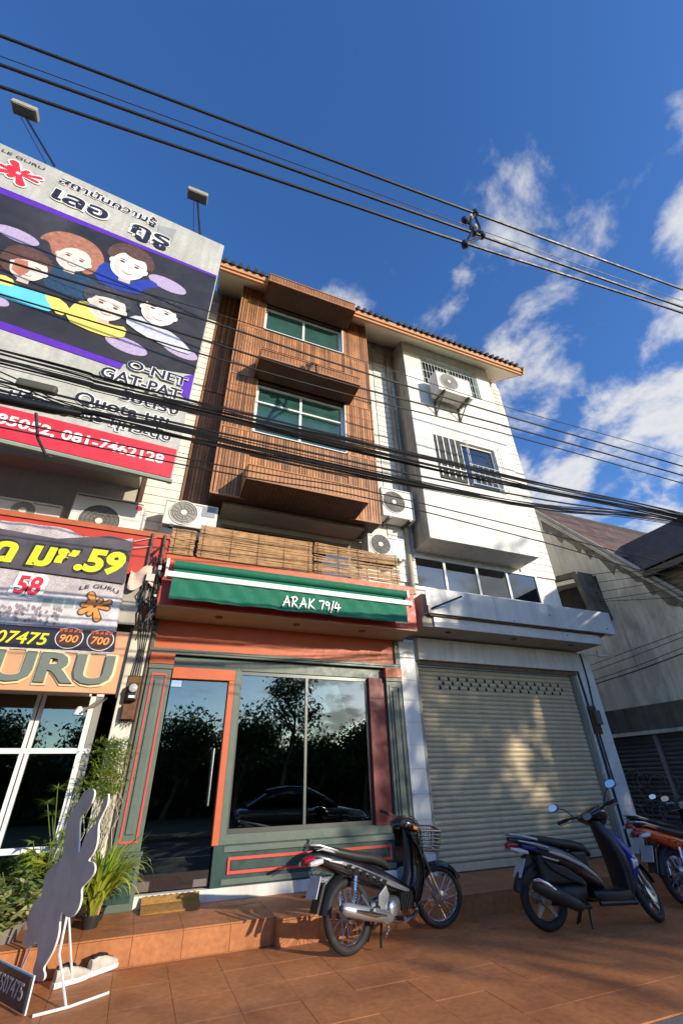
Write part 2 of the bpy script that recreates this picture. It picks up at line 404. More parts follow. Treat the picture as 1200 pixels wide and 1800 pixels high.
# ================================================================ middle shophouse
mid = thing('shophouse', 'narrow shophouse clad in brown wooden slats above a green and orange shop front', 'building', (1.8, 0, 0))
OX0, OX1 = -.18, 3.85
B(OX0, OX1, .02, .2, 3.36, 11.3).build('wall', beige, mid)
MB().box(OX0, OX0+.12, .2, 8, 0, 11).box(OX1-.12, OX1, .2, 8, 0, 11).box(OX0+.12, OX1-.12, 7.9, 8, 0, 11).build('party_wall', beige, mid)
roof_part(mid, -.29, 3.85)
def bay_front():
    b = MB(); y0, y1 = -.628, -.05
    for a, c in ((5.22, 6.64), (7.95, 9.54), (10.42, 11.0)): b.box(.27, 3.23, y0, y1, a, c)
    for a, c in ((6.64, 7.95), (9.54, 10.42)): b.box(.27, .78, y0, y1, a, c).box(2.625, 3.23, y0, y1, a, c)
    return b.box(.27, 3.23, y1+.001, .019, 5.22, 11.0)
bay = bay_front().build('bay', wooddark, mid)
B(.50, 3.0, -.44, .01, 5.16, 5.219).build('bay_soffit', beige, bay)
# vertical slats left and right of the windows, then below and above them
rows = [(5.22, 6.62), (6.64, 7.98), (8.0, 9.46), (9.48, 10.86)]
slat_field(bay, ub, wood, .30, .76, rows, -.628)
slat_field(bay, ub, wood, 2.66, 3.20, rows, -.628)
slat_field(bay, ub, wood, .80, 2.62, [(5.50, 6.08), (6.10, 6.62), (8.36, 8.92), (8.94, 9.50)], -.628)
trim = MB()
for x in (.252, .765, 2.628, 3.205): trim.box(x, x+.03, -.662, -.629, 5.2, 10.9)
for z in (5.2, 6.615, 7.975, 9.455): trim.box(.283, .764, -.656, -.630, z, z+.028).box(2.659, 3.204, -.656, -.630, z, z+.028)
for x in (1.70, 2.20): trim.box(x, x+.025, -.659, -.631, 8.36, 9.50)
trim.box(1.70, 1.725, -.659, -.631, 5.5, 6.62)
trim.pieces('batten', woodtrim, bay)
for k, (z, dp, h0) in enumerate(((5.20, .55, .26), (7.985, .53, .20), (10.42, .53, .24))):
    yf = -.65-dp
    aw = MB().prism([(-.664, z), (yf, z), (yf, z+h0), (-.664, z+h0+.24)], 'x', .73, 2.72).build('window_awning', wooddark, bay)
    b = MB()
    for i in range(32): b.box(.73+i*.0622+.004, .73+(i+1)*.0622-.004, yf-.016, yf-.001, z+.03, z+h0-.005)
    b.build('slat_face', wood, aw, kind='stuff')
    MB().box(.722, 2.728, yf-.024, yf-.001, z-.004, z+.028).box(.722, 2.728, yf-.03, yf+.02, z+h0, z+h0+.02).pieces('edge_trim', woodtrim, aw)
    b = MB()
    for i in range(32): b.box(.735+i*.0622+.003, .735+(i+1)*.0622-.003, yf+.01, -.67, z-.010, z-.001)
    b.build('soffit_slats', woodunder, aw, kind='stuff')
    cap = MB()
    for s, xx in ((0, .712), (1, 2.72)): cap.prism([(-.664, z), (yf, z), (yf, z+h0), (-.664, z+h0+.24)], 'x', xx, xx+.008)
    cap.pieces('end_board', woodtrim, aw)
for (z0, z1, hs, zt) in ((6.66, 7.93, (7.5,), 7.5), (9.56, 10.40, (), 10.35)):
    rv = MB().box(.78, .80, -.66, -.50, z0, z1).box(2.60, 2.625, -.66, -.50, z0, z1).box(.80, 2.60, -.66, -.50, z0-.02, z0).pieces('window_reveal', alu, mid)
window(mid, .80, 2.60, 6.66, 7.93, -.56, (1.70,), (7.5,), .055, .05, gm=gl_teal)
window(mid, .80, 2.60, 9.56, 10.40, -.56, (1.70,), (), .055, .05, gm=gl_teal)
# slatted wall in the recess left of the bay
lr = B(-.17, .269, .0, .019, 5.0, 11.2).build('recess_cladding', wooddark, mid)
slat_field(lr, ub, wood, -.17, .27, [(5.0, 6.6), (6.62, 7.95), (7.97, 9.45), (9.47, 11.18)], -.001)
B(3.231, 3.70, .0, .019, 4.0, 11.2).build('recess_wall', white, mid)
# first-floor opening behind the balcony
window(mid, .55, 2.9, 4.25, 5.05, .0, (1.33, 2.11), (), .05, .018, gm=gl_shop, fm=mat('brown_frame', (.16, .12, .08), .5))

# canopy box over the shop front
can = B(-.17, 3.75, -.62, .019, 3.35, 4.02).build('canopy', redp, mid)
MB().box(-.172, 3.752, -.632, -.6201, 3.955, 4.085).build('top_band', orange, can)  # sunlit top of the same red-orange face, painted as an orange band
MB().box(-.165, 3.745, -.615, -.005, 3.338, 3.3499).build('soffit', mat('buff_soffit', (.46, .37, .24), .7, var=.06), can)
for x in (.67, 1.81, 2.89):
    MB().lathe([(.055, 3.33), (.055, 3.338), (.04, 3.338), (.038, 3.336)], (x, -.37, 0), 'z', 16).build('downlight', aludk, can)
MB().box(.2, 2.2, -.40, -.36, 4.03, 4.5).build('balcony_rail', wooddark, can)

# green and orange shop front
fas = B(-.15, 3.70, -.002, .019, 2.94, 3.337).build('fascia', orange, mid)
MB().box(-.16, 3.706, -.05, -.003, 2.865, 2.94).box(-.16, -.105, -.04, -.003, 2.941, 3.335).box(3.62, 3.70, -.04, -.003, 2.941, 3.335).box(-.16, 3.706, -.065, -.051, 2.895, 2.925).pieces('moulding', green, fas, bev=.006)
def pilaster(X0, X1, right=False):
    y = -.06
    p = MB().box(X0, X1, y, .019, .70, 2.70).box(X0-.02, X1+.02, y-.025, .019, .20, .66).box(X0-.03, X1+.03, y-.04, .019, .661, .70).box(X0-.01, X1+.01, y-.02, .019, 2.66, 2.72).build('pilaster', green, mid, bev=.006)
    B(X0-.012, X1+.012, y-.03, .019, 2.722, 2.862).build('capital', orange, p, bev=.004)
    w = X1-X0
    m = MB()
    for a, b in ((.17, .24), (.76, .83)): m.box(X0+w*a, X0+w*b, y-.014, y-.0005, .78, 2.60)
    m.box(X0+w*.241, X0+w*.759, y-.014, y-.0005, 2.575, 2.60).box(X0+w*.241, X0+w*.759, y-.014, y-.0005, .78, .80)
    m.build('panel_moulding', greendk if right else redline, p)
    MB().box(X0+w*.34, X0+w*.66, y-.02, y-.0006, .86, 2.52).build('panel', green, p, bev=.008)
    MB().box(X0+.02, X1-.02, y-.033, y-.0255, .27, .60).build('plinth_panel', greendk, p, bev=.004)
    return p
pilaster(-.115, .175); pilaster(3.41, 3.68, True)
dr = MB().box(.19, 1.035, -.035, .04, 2.555, 2.70).box(.955, 1.035, -.035, .04, .70, 2.554).build('door_surround', orange, mid, bev=.004)
MB().box(1.036, 1.115, -.03, .06, .70, 2.70).box(1.036, 3.40, .01, .12, .70, .80).box(1.116, 3.40, .03, .12, 2.71, 2.86).box(.18, 1.115, .03, .12, 2.702, 2.86).build('window_surround', green, mid, bev=.004)
B(3.13, 3.40, -.01, .13, .80, 2.71).build('window_jamb', mat('maroon_paint', (.20, .02, .018), .5, var=.15), mid)
pan = MB().box(.98, 3.40, -.03, .10, .315, .70).box(.98, 1.115, -.045, -.031, .315, .70).build('sill_panel', greendk, mid, bev=.004)
MB().box(1.16, 3.32, -.048, -.0305, .555, .585).box(1.16, 3.32, -.048, -.0305, .425, .455).box(1.16, 1.19, -.048, -.0305, .456, .554).box(3.29, 3.32, -.048, -.0305, .456, .554).build('red_moulding', redline, pan)
MB().box(1.2, 3.28, -.040, -.0305, .462, .548).build('inset', greendk, pan)
MB().box(1.1, 3.4, -.052, -.031, .33, .385).box(1.1, 3.4, -.052, -.031, .63, .69).pieces('rail_moulding', green, pan, bev=.005)
B(.17, 3.69, -.055, .1, .20, .312).build('sill', white, mid, bev=.004)
door = B(.195, .965, .035, .047, .325, 2.545).build('door', gl_shop, mid)
MB().box(.20, .33, .018, .034, .335, .42).box(.80, .955, .018, .034, .335, .40).box(.20, .33, .018, .034, 2.455, 2.535).pieces('patch_fitting', steel, door)
MB().tube([(.86, -.02, 1.10), (.86, -.02, 1.72)], .013, 10).tube([(.86, -.02, 1.16), (.86, .035, 1.16)], .008, 6).tube([(.86, -.02, 1.66), (.86, .035, 1.66)], .008, 6).build('handle', steel, door)
wn = MB().box(1.116, 3.13, .05, .10, .801, .85).box(1.116, 3.13, .05, .10, 2.66, 2.709).box(1.116, 1.15, .05, .10, .851, 2.659).box(3.09, 3.129, .05, .10, .851, 2.659).box(2.105, 2.14, .045, .10, .851, 2.659).build('window', aludk, mid)
for a, b in ((1.151, 2.104), (2.141, 3.089)): B(a, b, .07, .078, .852, 2.658).build('pane', gl_shop, wn)
# dim room behind the glass
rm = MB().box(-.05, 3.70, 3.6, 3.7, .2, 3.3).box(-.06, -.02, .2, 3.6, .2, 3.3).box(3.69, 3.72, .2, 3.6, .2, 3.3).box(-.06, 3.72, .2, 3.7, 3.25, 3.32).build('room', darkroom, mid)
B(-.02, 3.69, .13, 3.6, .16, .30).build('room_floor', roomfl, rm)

# roller awning with the shop's name
ra = thing('roller_awning', 'rolled green canvas awning with a white bar and handwritten shop name', 'awning', (1.75, -.8, 3.6))
MB().tube([(-.05, -.70, 3.90), (3.52, -.70, 3.90)], .062, 14).build('roll', awn, ra)
MB().box(-.12, 3.56, -.83, -.775, 3.672, 3.752).build('front_bar', vwhite, ra, bev=.01)
MB().grid(lambda u, v: (-.04+u*3.52, -.80+.012*math.sin(u*31)*(1-v)+.008*math.sin(u*77+v*5), 3.385+.004*math.sin(u*23)+v*.287), 130, 6).build('valance', awn, ra)
MB().grid(lambda u, v: (-.04+u*3.52, -.752+v*.06, 3.755+v*.10), 20, 2).build('canvas', awn, ra)
for x in (-.13, 3.565):
    MB().box(x-.012, x+.012, -.84, -.76, 3.655, 3.77).box(x-.02, x+.02, -.76, -.633, 3.83, 3.96).build('end_cap', vwhite, ra, bev=.008)
    MB().tube([(x, -.80, 3.70), (x, -.70, 3.76), (x, -.64, 3.83)], .016, 8).build('arm', alu, ra)
def ribbon(strokes, x, z, s, y, wd, m, parent, name):
    b = MB()
    for st in strokes:
        P = [Vector((x+p[0]*s, z+p[1]*s)) for p in st]
        for i in range(len(P)-1):
            d = (P[i+1]-P[i]).normalized(); q = Vector((-d.y, d.x)); w0 = wd*(1-.25*i/len(P)); e = d*wd*.35
            a, c = P[i]-e, P[i+1]+e; yy = y-.0004*len(b.v)/8
            b.prism([(a+q*w0)[:], (a-q*w0)[:], (c-q*w0*.8)[:], (c+q*w0*.8)[:]], 'y', yy, yy+.002)
    return b.build(name, m, parent)
GLY = {'A': [[(0, 0), (.22, .45), (.36, .95), (.50, .45), (.60, .02)], [(.08, .36), (.62, .40)]],
       'R': [[(.08, 0), (.14, .5), (.18, .95)], [(0, .85), (.35, .98), (.52, .80), (.40, .58), (.14, .46), (.40, .22), (.66, -.08)]],
       'K': [[(.10, 0), (.14, .5), (.18, .95)], [(.60, .95), (.36, .68), (.16, .46)], [(.16, .46), (.42, .22), (.70, .0)]],
       '7': [[(0, .82), (.25, .88), (.46, .86), (.34, .5), (.22, .02)]],
       '9': [[(.40, .72), (.22, .86), (.06, .70), (.14, .50), (.34, .54), (.42, .74), (.38, .35), (.30, .0)]],
       '/': [[(.02, -.12), (.18, .45), (.30, .98)]],
       '4': [[(.22, .92), (.10, .60), (.0, .36), (.30, .38), (.58, .44)], [(.40, .74), (.36, .35), (.30, .0)]]}
xx = 1.47
for ch in 'ARAK 79/4':
    if ch == ' ': xx += .055; continue
    ribbon(GLY[ch], xx, 3.435, .165, -.822, .0112, vwhite, ra, 'lettering'); xx += {'/': .062, '7': .088, '9': .088, '4': .11}.get(ch, .122)

# bamboo blinds hung over the balcony edge
bl_i = 0
for (X0, X1, z0, z1, lab, sag) in ((-.16, .17, 4.09, 4.49, 'narrow bamboo blind beside the left corner of the balcony', .01), (.22, 1.95, 4.09, 4.61, 'wide sunlit bamboo blind in the middle of the balcony edge', .012), (1.98, 3.50, 4.09, 4.63, 'ragged bamboo blind with gaps at the right end of the balcony', .035)):
    t = thing('bamboo_blind', lab, 'blind', ((X0+X1)/2, -.66, z0), 'bamboo blinds along the balcony')
    b = MB(); n = int((z1-z0)/.0135)
    for i in range(n):
        z = z0+i*(z1-z0)/n; seg = 4; rg = random.Random(i*7+int(X0*100))
        if sag > .03 and rg.random() < .22: continue
        pts = []
        for k in range(seg+1):
            u = k/seg; pts.append((X0+u*(X1-X0)+rg.uniform(-.01, .01), -.655+rg.uniform(-.012, .012), z+rg.uniform(-1, 1)*sag*.25-sag*math.sin(u*3.1)*.5*(i % 5)/5))
        b.tube(pts, .0068, 5, cap=False)
    b.build('sticks', bamboo, t, kind='stuff')
    c = MB()
    for k in range(max(2, int((X1-X0)/.35)+1)):
        x = X0+.06+k*(X1-X0-.12)/max(1, int((X1-X0)/.35)); c.tube([(x, -.672, z0), (x, -.67, z1)], .004, 5)
    c.build('binding_cord', mat('blind_cord', (.20, .10, .05), .8), t)

# ================================================================ white tiled columns
def column(X0, X1, z1, lab, y=-.03, th=.31):
    t = thing('column', lab, 'column', ((X0+X1)/2, 0, .2), 'white tiled columns between the shops')
    B(X0+.008, X1-.008, y+.008, .3, .2, z1).build('core', mat('column_grout', (.38, .36, .32), .9), t)
    n = round((z1-.2)/th); h = (z1-.2)/n
    for i in range(n):
        piece('tile', ub_t, whitetile, t, (X0+.002, y, .2+i*h+.002), (X1-X0-.004, .008, h-.004))
        for xs, rz in ((X0, 1), (X1, -1)):
            o = piece('tile', ub_t, whitetile, t, (xs, (.3 if rz == 1 else y+.0081), .2+i*h+.002), (.3-y-.0082, .008, h-.004), (0, 0, R(-90) if rz == 1 else R(90)))
    return t
ub_t = unitbox('tile', .02)
column(3.712, 4.0, 3.33, 'white tiled column between the orange shop front and the steel shutter')
column(7.60, 8.06, 3.42, 'white tiled column at the right end of the steel shutter')
# ================================================================ right shophouse (white)
rs = thing('shophouse', 'white shophouse with a closed beige roller shutter and a projecting white bay', 'building', (5.8, 0, 0))
B(3.86, 7.84, .02, .2, 3.44, 11.3).build('wall', white, rs)
B(7.72, 7.84, .201, 8, 0, 11).pieces('side_wall', white, rs)
roof_part(rs, 3.851, 7.66, True)
# grooved siding of the recess and the strip right of the bay: real boards
for (X0, X1, z0, z1) in ((3.71, 4.26, 4.45, 11.15), (6.90, 7.84, 5.02, 11.1)):
    sd_ = MB(); n = int((z1-z0)/.16)
    for i in range(n): sd_.prism([(-.022+.004*(i % 2), z0+i*.16+.004), (-.014, z0+i*.16+.156), (.019, z0+i*.16+.156), (.019, z0+i*.16+.004)], 'x', X0, X1)
    sd_.build('siding', white, rs, kind='stuff')
wb = MB()
y0, y1 = -.60, .019
for a, c in ((5.15, 6.64), (7.85, 9.52), (10.52, 10.95)): wb.box(4.27, 6.88, y0, y1, a, c)
for a, c, l, r_ in ((6.64, 7.85, 4.74, 6.40), (9.52, 10.52, 4.76, 6.46)): wb.box(4.27, l, y0, y1, a, c).box(r_, 6.88, y0, y1, a, c)
wbo = wb.build('bay', white, rs)
MB().box(4.262, 4.2695, -.59, .0, 5.16, 10.9).build('stained_cheek', dirtyw, wbo)
window(rs, 4.76, 6.46, 9.52, 10.52, -.52, (5.62,), (), .045, .05, gm=gl_win, cur=[(4.8, 5.55, curtainw, 10.4), (5.9, 6.4, curtainw, 10.4)])
wo = window(rs, 4.74, 6.40, 6.64, 7.85, -.54, (5.50,), (6.92,), .05, .05, gm=gl_blue)
# burglar bars over the upper window, and a box grille over the lower one
g = MB()
for i in range(19): g.tube([(4.80+i*.09, -.585, 9.55), (4.80+i*.09, -.585, 10.48)], .006, 5)
for z in (9.72, 10.0, 10.3): g.tube([(4.77, -.588, z), (6.45, -.588, z)], .006, 5)
g.build('window_bars', alu, rs)
g = MB()
for i in range(4): g.box(4.80+i*.16, 4.825+i*.16, -.62, -.60, 6.72, 7.82)
for z in (6.80, 6.95): g.box(4.76, 5.44, -.626, -.6205, z, z+.02)
for x in (5.52, 5.56, 6.40, 6.46): g.tube([(x, -.70, 6.62), (x, -.70, 7.84)], .008, 6)
for i in range(6): g.tube([(5.56+i*.15, -.70, 6.64), (5.56+i*.15, -.70, 7.15)], .006, 5)
for z in (6.64, 6.92, 7.15, 7.83): g.tube([(5.50, -.70, z), (6.46, -.70, z)], .008, 6)
for z in (6.64, 7.83):
    for x in (5.52, 6.46): g.tube([(x, -.70, z), (x, -.59, z)], .008, 6)
g.build('window_grille', alu, rs)
B(4.76, 5.45, -.598, -.58, 6.68, 7.84).build('dark_screen', mat('insect_screen', (.05, .05, .045), .8), rs)
MB().tube([(4.10, -.08, 4.2), (4.10, -.08, 11.0)], .045, 10).tube([(4.18, -.05, 4.9), (4.19, -.05, 8.9)], .02, 8).build('drainpipe', dirtyw, rs)
# ribbon window below the bay
rw = MB().box(4.10, 7.27, -.035, .018, 4.33, 4.40).box(4.10, 7.27, -.035, .018, 5.0, 5.05)
for x in (4.10, 4.88, 5.66, 6.43, 7.22): rw.box(x, x+.05, -.034, .018, 4.401, 4.999)
rwo = rw.build('window', alu, rs)
for a, b in ((4.15, 4.88), (4.93, 5.66), (5.71, 6.43), (6.48, 7.22)): B(a, b, -.012, -.006, 4.401, 4.999).build('pane', gl_blue, rwo); B(a, b, .0, .012, 4.401, 4.999).build('blind', darkroom, rwo)
B(3.90, 7.83, -.02, .019, 4.06, 4.329).build('spandrel', white, rs)
# canopy with metal fascia boards
rc = MB().box(3.86, 7.80, -.63, .0, 3.43, 3.60).box(3.92, 7.95, -.60, .0, 3.601, 4.0).build('canopy', mat('canopy_soffit', (.40, .36, .28), .75, var=.1, stain=(2, .4, (.2, .17, .12))), rs)
metalb = mat('painted_metal', (.60, .60, .58), .4, var=.08, vs=2, streak=.15, stain=(1.5, .25, (.45, .42, .36)))
for a, b in ((3.92, 5.32), (5.324, 6.72), (6.724, 8.15)): MB().box(a, b, -.735, -.72, 3.63, 4.06).box(a, b, -.72, -.60, 3.63, 3.642).build('fascia_board', metalb, rc)
for a, b in ((4.06, 5.9), (5.904, 7.76)): MB().box(a, b, -.665, -.645, 3.425, 3.595).build('fascia_board', metalb, rc)
B(3.98, 7.9, -.70, -.64, 3.597, 3.628).build('shadow_gap', wooddark, rc)
for x in (4.46, 5.85, 7.2): MB().lathe([(.05, 3.412), (.05, 3.429), (.036, 3.429)], (x, -.45, 0), 'z', 14).build('downlight', aludk, rc)
for (x, z) in ((5.68, 3.66), (6.55, 3.85), (6.85, 3.50), (7.95, 3.72)): MB().lathe([(.012, 0), (.012, .01)], (x, -.745, z), 'y', 8).build('bolt', aludk, rc)
sb = B(4.05, 7.62, -.10, .019, 3.04, 3.40).build('shutter_box', white, rs)
MB().box(4.01, 4.05, -.02, .12, .2, 3.0).box(7.53, 7.60, -.02, .12, .2, 3.0).box(7.505, 7.53, .0, .10, .2, 2.98).pieces('shutter_guide', mat('guide_metal', (.30, .29, .25), .5, metal=.3), rs)
B(4.05, 7.60, -.04, .019, 2.97, 3.03).build('lintel', mat('rusty_lintel', (.16, .10, .06), .7, var=.3), rs)
# roller shutter: one curved slat after another, pierced rows near the top
sh = B(4.05, 7.53, .10, .12, .2, 2.97).build('roller_shutter', mat('shutter_back', (.05, .046, .036), .8), rs)
def slat_mesh():
    p = [(.012, 0), (.0, .008), (-.012, .022), (-.016, .038), (-.012, .054), (.0, .066), (.012, .0705)]
    return MB().grid(lambda u, v: (u*3.47, p[round(v*6)][0]+.08, p[round(v*6)][1]), 1, 6).mesh('slat')
sm_ = slat_mesh(); nrow = 37; pit = (2.96-.30)/nrow
for i in range(nrow):
    z = .30+i*pit
    if i in (32, 33, 34):
        b = MB(); p = [(.012, 0), (.0, .008), (-.012, .022), (-.016, .038), (-.012, .054), (.0, .066), (.012, .0705)]
        wdt = .145; x = 4.055; k = 0
        lo = 4.48 if i != 33 else 4.55; hi = 7.10
        segs = [(4.055, lo)]; x = lo
        while x < hi: segs.append((x+.045, x+.045+wdt)); x += wdt+.045
        segs.append((x+.045, 7.525))
        for a, c in segs:
            b.grid(lambda u, v: (a+u*(c-a), p[round(v*6)][0]+.08, z+p[round(v*6)][1]), 1, 6)
        b.box(4.055, 7.525, .088, .094, z-.004, z+.010).build('pierced_slat', shut, sh)
    else: piece('slat', sm_, shut, sh, (4.055, 0, z))
MB().box(4.055, 7.525, .055, .09, .205, .297).build('bottom_rail', shut, sh, bev=.004)
# meter boards and pipes on the right column
MB().box(7.62, 7.80, -.075, -.031, 1.95, 2.42).build('meter_board', wooddark, rs)
tt = thing('conduit_run', 'grey cables and a junction box running down the right tiled column', 'cables', (7.7, -.05, 2))
MB().tube([(7.86, -.045, 3.40), (7.85, -.05, 2.9), (7.79, -.05, 2.42), (7.72, -.06, 2.0), (7.74, -.05, 1.2)], .014, 6).tube([(7.63, -.05, 3.38), (7.66, -.05, 2.6), (7.66, -.05, .3)], .02, 6).build('cable', cable, tt)
MB().box(7.68, 7.80, -.15, -.076, 2.10, 2.34).build('junction_box', mat('box_grey', (.10, .10, .09), .5), tt, bev=.01)
fp = thing('flag_pole', 'short black pole sticking up from the metal canopy board', 'pole', (3.93, -.74, 3.7))
MB().tube([(3.92, -.745, 3.67), (4.42, -1.02, 3.86)], .016, 8).build('rod', blackm, fp)
MB().box(3.90, 3.95, -.78, -.736, 3.60, 3.74).build('bracket', blackm, fp)
lg = thing('cable_bracket', 'white scrap of metal bracket under the right end of the canopy', 'bracket', (7.9, -.3, 3.4))
MB().tube([(7.86, -.12, 3.37), (8.25, -.25, 3.34), (8.45, -.3, 3.33)], .02, 6).tube([(7.95, -.35, 3.40), (8.15, -.2, 3.33), (8.4, -.22, 3.34)], .015, 6).tube([(8.1, -.4, 3.42), (8.46, -.3, 3.33)], .015, 6).pieces('rods', alu, lg)

# ================================================================ left shophouse (tutoring school)
ls = thing('shophouse', 'white shophouse behind the big school billboard with a red canopy', 'building', (-2.2, 0, 0))
B(-4.35, -.18, .02, .2, 3.36, 11.3).build('wall', beige, ls)
B(-4.35, -4.2, .201, 8, 0, 11).pieces('side_wall', white, ls)
roof_part(ls, -4.4, -.45)
sd_ = MB(); z0 = 4.4
for i in range(40): sd_.prism([(-.022+.004*(i % 2), z0+i*.16+.004), (-.014, z0+i*.16+.156), (.019, z0+i*.16+.156), (.019, z0+i*.16+.004)], 'x', -.72, -.181)
sd_.build('siding', white, ls, kind='stuff')
B(-.78, -.72, -.05, .0, 4.4, 10.9).build('post', wooddark, ls)
B(-4.3, -.80, -.30, .019, 5.45, 11.0).build('bay', beige, ls)
lc = MB().box(-4.4, -.16, -.62, .019, 3.72, 4.36).build('canopy', redp, ls)
MB().box(-4.4, -.155, -.645, -.6201, 4.30, 4.375).build('top_band', mat('rust_orange', (.42, .11, .04), .6, var=.25, vs=7), lc)
MB().box(-4.4, -.20, -.58, -.01, 3.30, 3.719).build('soffit_box', mat('brown_soffit', (.12, .09, .06), .8, var=.2), lc)
MB().box(-.60, -.30, -.61, -.5801, 3.35, 3.60).box(-.58, -.36, -.63, -.611, 3.05, 3.34).pieces('ballast_box', dirtyw, lc)
for x in (-.40, -.24): MB().tube([(x, -.66, 4.34), (x+.02, -.66, 3.7), (x+.03, -.60, 3.1)], .018, 8).build('conduit', mat('pipe_brown', (.10, .07, .05), .6), lc)
# glazed shop front
gf = MB()
for z in (.74, 1.67): gf.box(-4.2, -.58, .04, .09, z, z+.055)
for x in (-3.85, -2.57, -1.30): gf.box(x, x+.04, .035, .09, .22, 2.30).box(x+.055, x+.095, .035, .09, .22, 2.30)
gf.box(-.72, -.66, .03, .09, .22, 2.34).box(-4.2, -.58, .03, .10, 2.30, 2.36)
gfo = gf.build('shop_window', alu, ls)
for a, b in ((-3.755, -2.57), (-2.475, -1.30), (-1.205, -.72)):
    for c, d in ((.22, .74), (.795, 1.67), (1.725, 2.30)): B(a, b, .06, .068, c, d).build('pane', gl_shop, gfo)
B(-.655, -.58, .05, .09, .22, 2.3).build('door_stile', mat('grey_stile', (.25, .25, .23), .5), ls)
MB().box(-4.2, -.42, .02, .12, 2.37, 3.30).build('transom', mat('dark_brown_board', (.07, .05, .035), .7), ls)
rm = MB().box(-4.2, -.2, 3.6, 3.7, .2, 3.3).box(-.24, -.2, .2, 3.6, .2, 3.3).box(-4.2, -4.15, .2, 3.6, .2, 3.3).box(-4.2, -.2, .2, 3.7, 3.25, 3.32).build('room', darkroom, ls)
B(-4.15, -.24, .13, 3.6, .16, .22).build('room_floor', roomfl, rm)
for x in (-1.1, -2.3): MB().tube([(x-.5, 1.6, 2.6), (x+.2, 1.6, 2.6)], .02, 6).build('lamp_tube', vwhite, rm)
MB().box(-4.2, -.18, -.02, .12, .0, .215).build('sill', grout, ls)
column_l = thing('column', 'whitewashed column with an electric meter beside the left green pilaster', 'column', (-.29, 0, .2), 'white tiled columns between the shops')
MB().box(-.415, -.165, -.03, .3, .2, 3.32).build('shaft', mat('peeling_whitewash', (.70, .67, .58), .8, var=.1, vs=6, bump=.5, bs=18, stain=(3.5, .55, (.30, .24, .16))), column_l, bev=.01)
MB().tube([(-.15, -.045, 3.32), (-.15, -.045, .2)], .022, 8).build('downpipe', mat('pipe_brown', (.10, .07, .05), .6), column_l)
# meter
mt = thing('electric_meter', 'electric meter on a rusty brown board on the whitewashed column', 'meter', (-.25, -.05, 1.95))
MB().box(-.335, -.175, -.055, -.031, 2.02, 2.56).build('board', mat('rust_board', (.17, .085, .03), .75, var=.35, vs=9), mt)
MB().box(-.315, -.19, -.16, -.0551, 2.24, 2.44).build('housing', blackm, mt, bev=.02)
MB().lathe([(.052, -.162), (.05, -.19), (.03, -.20), (0, -.202)], (-.25, 0, 2.385), 'y', 16).build('dial_glass', mat('meter_face', (.45, .46, .45), .15), mt)
MB().box(-.285, -.215, -.172, -.161, 2.27, 2.30).build('name_plate', vwhite, mt)
MB().box(-.325, -.185, -.13, -.0551, 2.03, 2.20).build('fuse_box', mat('rusty_iron', (.14, .06, .035), .8, var=.5, vs=14), mt, bev=.01)
cm_ = MB()
for i in range(7):
    rg = random.Random(i); x = -.34+i*.025
    cm_.tube([(x, -.075, 2.03), (x+rg.uniform(-.02, .02), -.10, 1.95+rg.uniform(-.02, .04)), (x+.04, -.08, 2.03)], .005, 5)
for i in range(4): cm_.tube([(-.30+i*.03, -.07, 2.56), (-.28+i*.02, -.06, 2.9), (-.33+i*.04, -.1, 3.3)], .008, 5)
cm_.build('wiring', cable, mt, kind='stuff')

# cable tangle where the two canopies meet
ct = thing('cable_tangle', 'tangle of service cables and clips hanging at the end of the red canopy', 'cables', (-.25, -.62, 3.6))
for i in range(9):
    rg = random.Random(40+i)
    x0, z0 = rg.uniform(-.34, -.18), rg.uniform(3.8, 4.2); pts = [(x0, -.68, z0)]
    for k in range(6): pts.append((x0+rg.uniform(-.09, .09), -.66+rg.uniform(-.04, .06), z0-(k+1)*.16))
    MB().tube(pts, rg.uniform(.006, .013), 5).build('cable', cable, ct)
MB().box(-.36, -.26, -.72, -.66, 3.62, 3.72).box(-.24, -.2, -.70, -.66, 3.80, 3.86).box(-.22, -.19, -.70, -.67, 3.42, 3.45).pieces('clip', mat('clip_white', (.6, .55, .5), .5), ct)
tn = thing('torn_flyer', 'crumpled pale paper flyer caught beside the yellow banner', 'paper', (-.5, -.7, 3.7))
MB().grid(lambda u, v: (-.56+u*.30, -.68-.03*math.sin(u*9+v*4), 3.50+v*.26+.08*u-.05*math.sin(u*7)), 12, 8).build('sheet', mat('flyer_paper', (.60, .46, .36), .8, var=.3, vs=12), tn)

# ================================================================ neighbour on the right
nb = thing('old_house', 'old house with a stained concrete gable wall and steep tiled roof beyond the white shophouse', 'building', (10.5, 0, 0))
XW = 9.5
# gable wall in the plane x = XW; roof falls steeply towards the street
gw = MB().prism([(7.0, -.2), (-2.4, -.2), (-2.4, 3.1), (-1.44, 4.28), (1.22, 7.70), (1.42, 7.95), (7.0, 1.5)], 'x', XW, XW+.25).build('gable_wall', concrete, nb)
MB().prism([(7.0, 2.05), (-2.6, 2.05), (-2.6, 2.50), (7.0, 2.50)], 'x', XW-.14, XW-.001).build('ledge', conedge, nb)
MB().prism([(7.0, 1.98), (-2.6, 1.98), (-2.6, 2.045), (7.0, 2.045)], 'x', XW-.17, XW-.001).build('ledge_lip', concrete, nb)
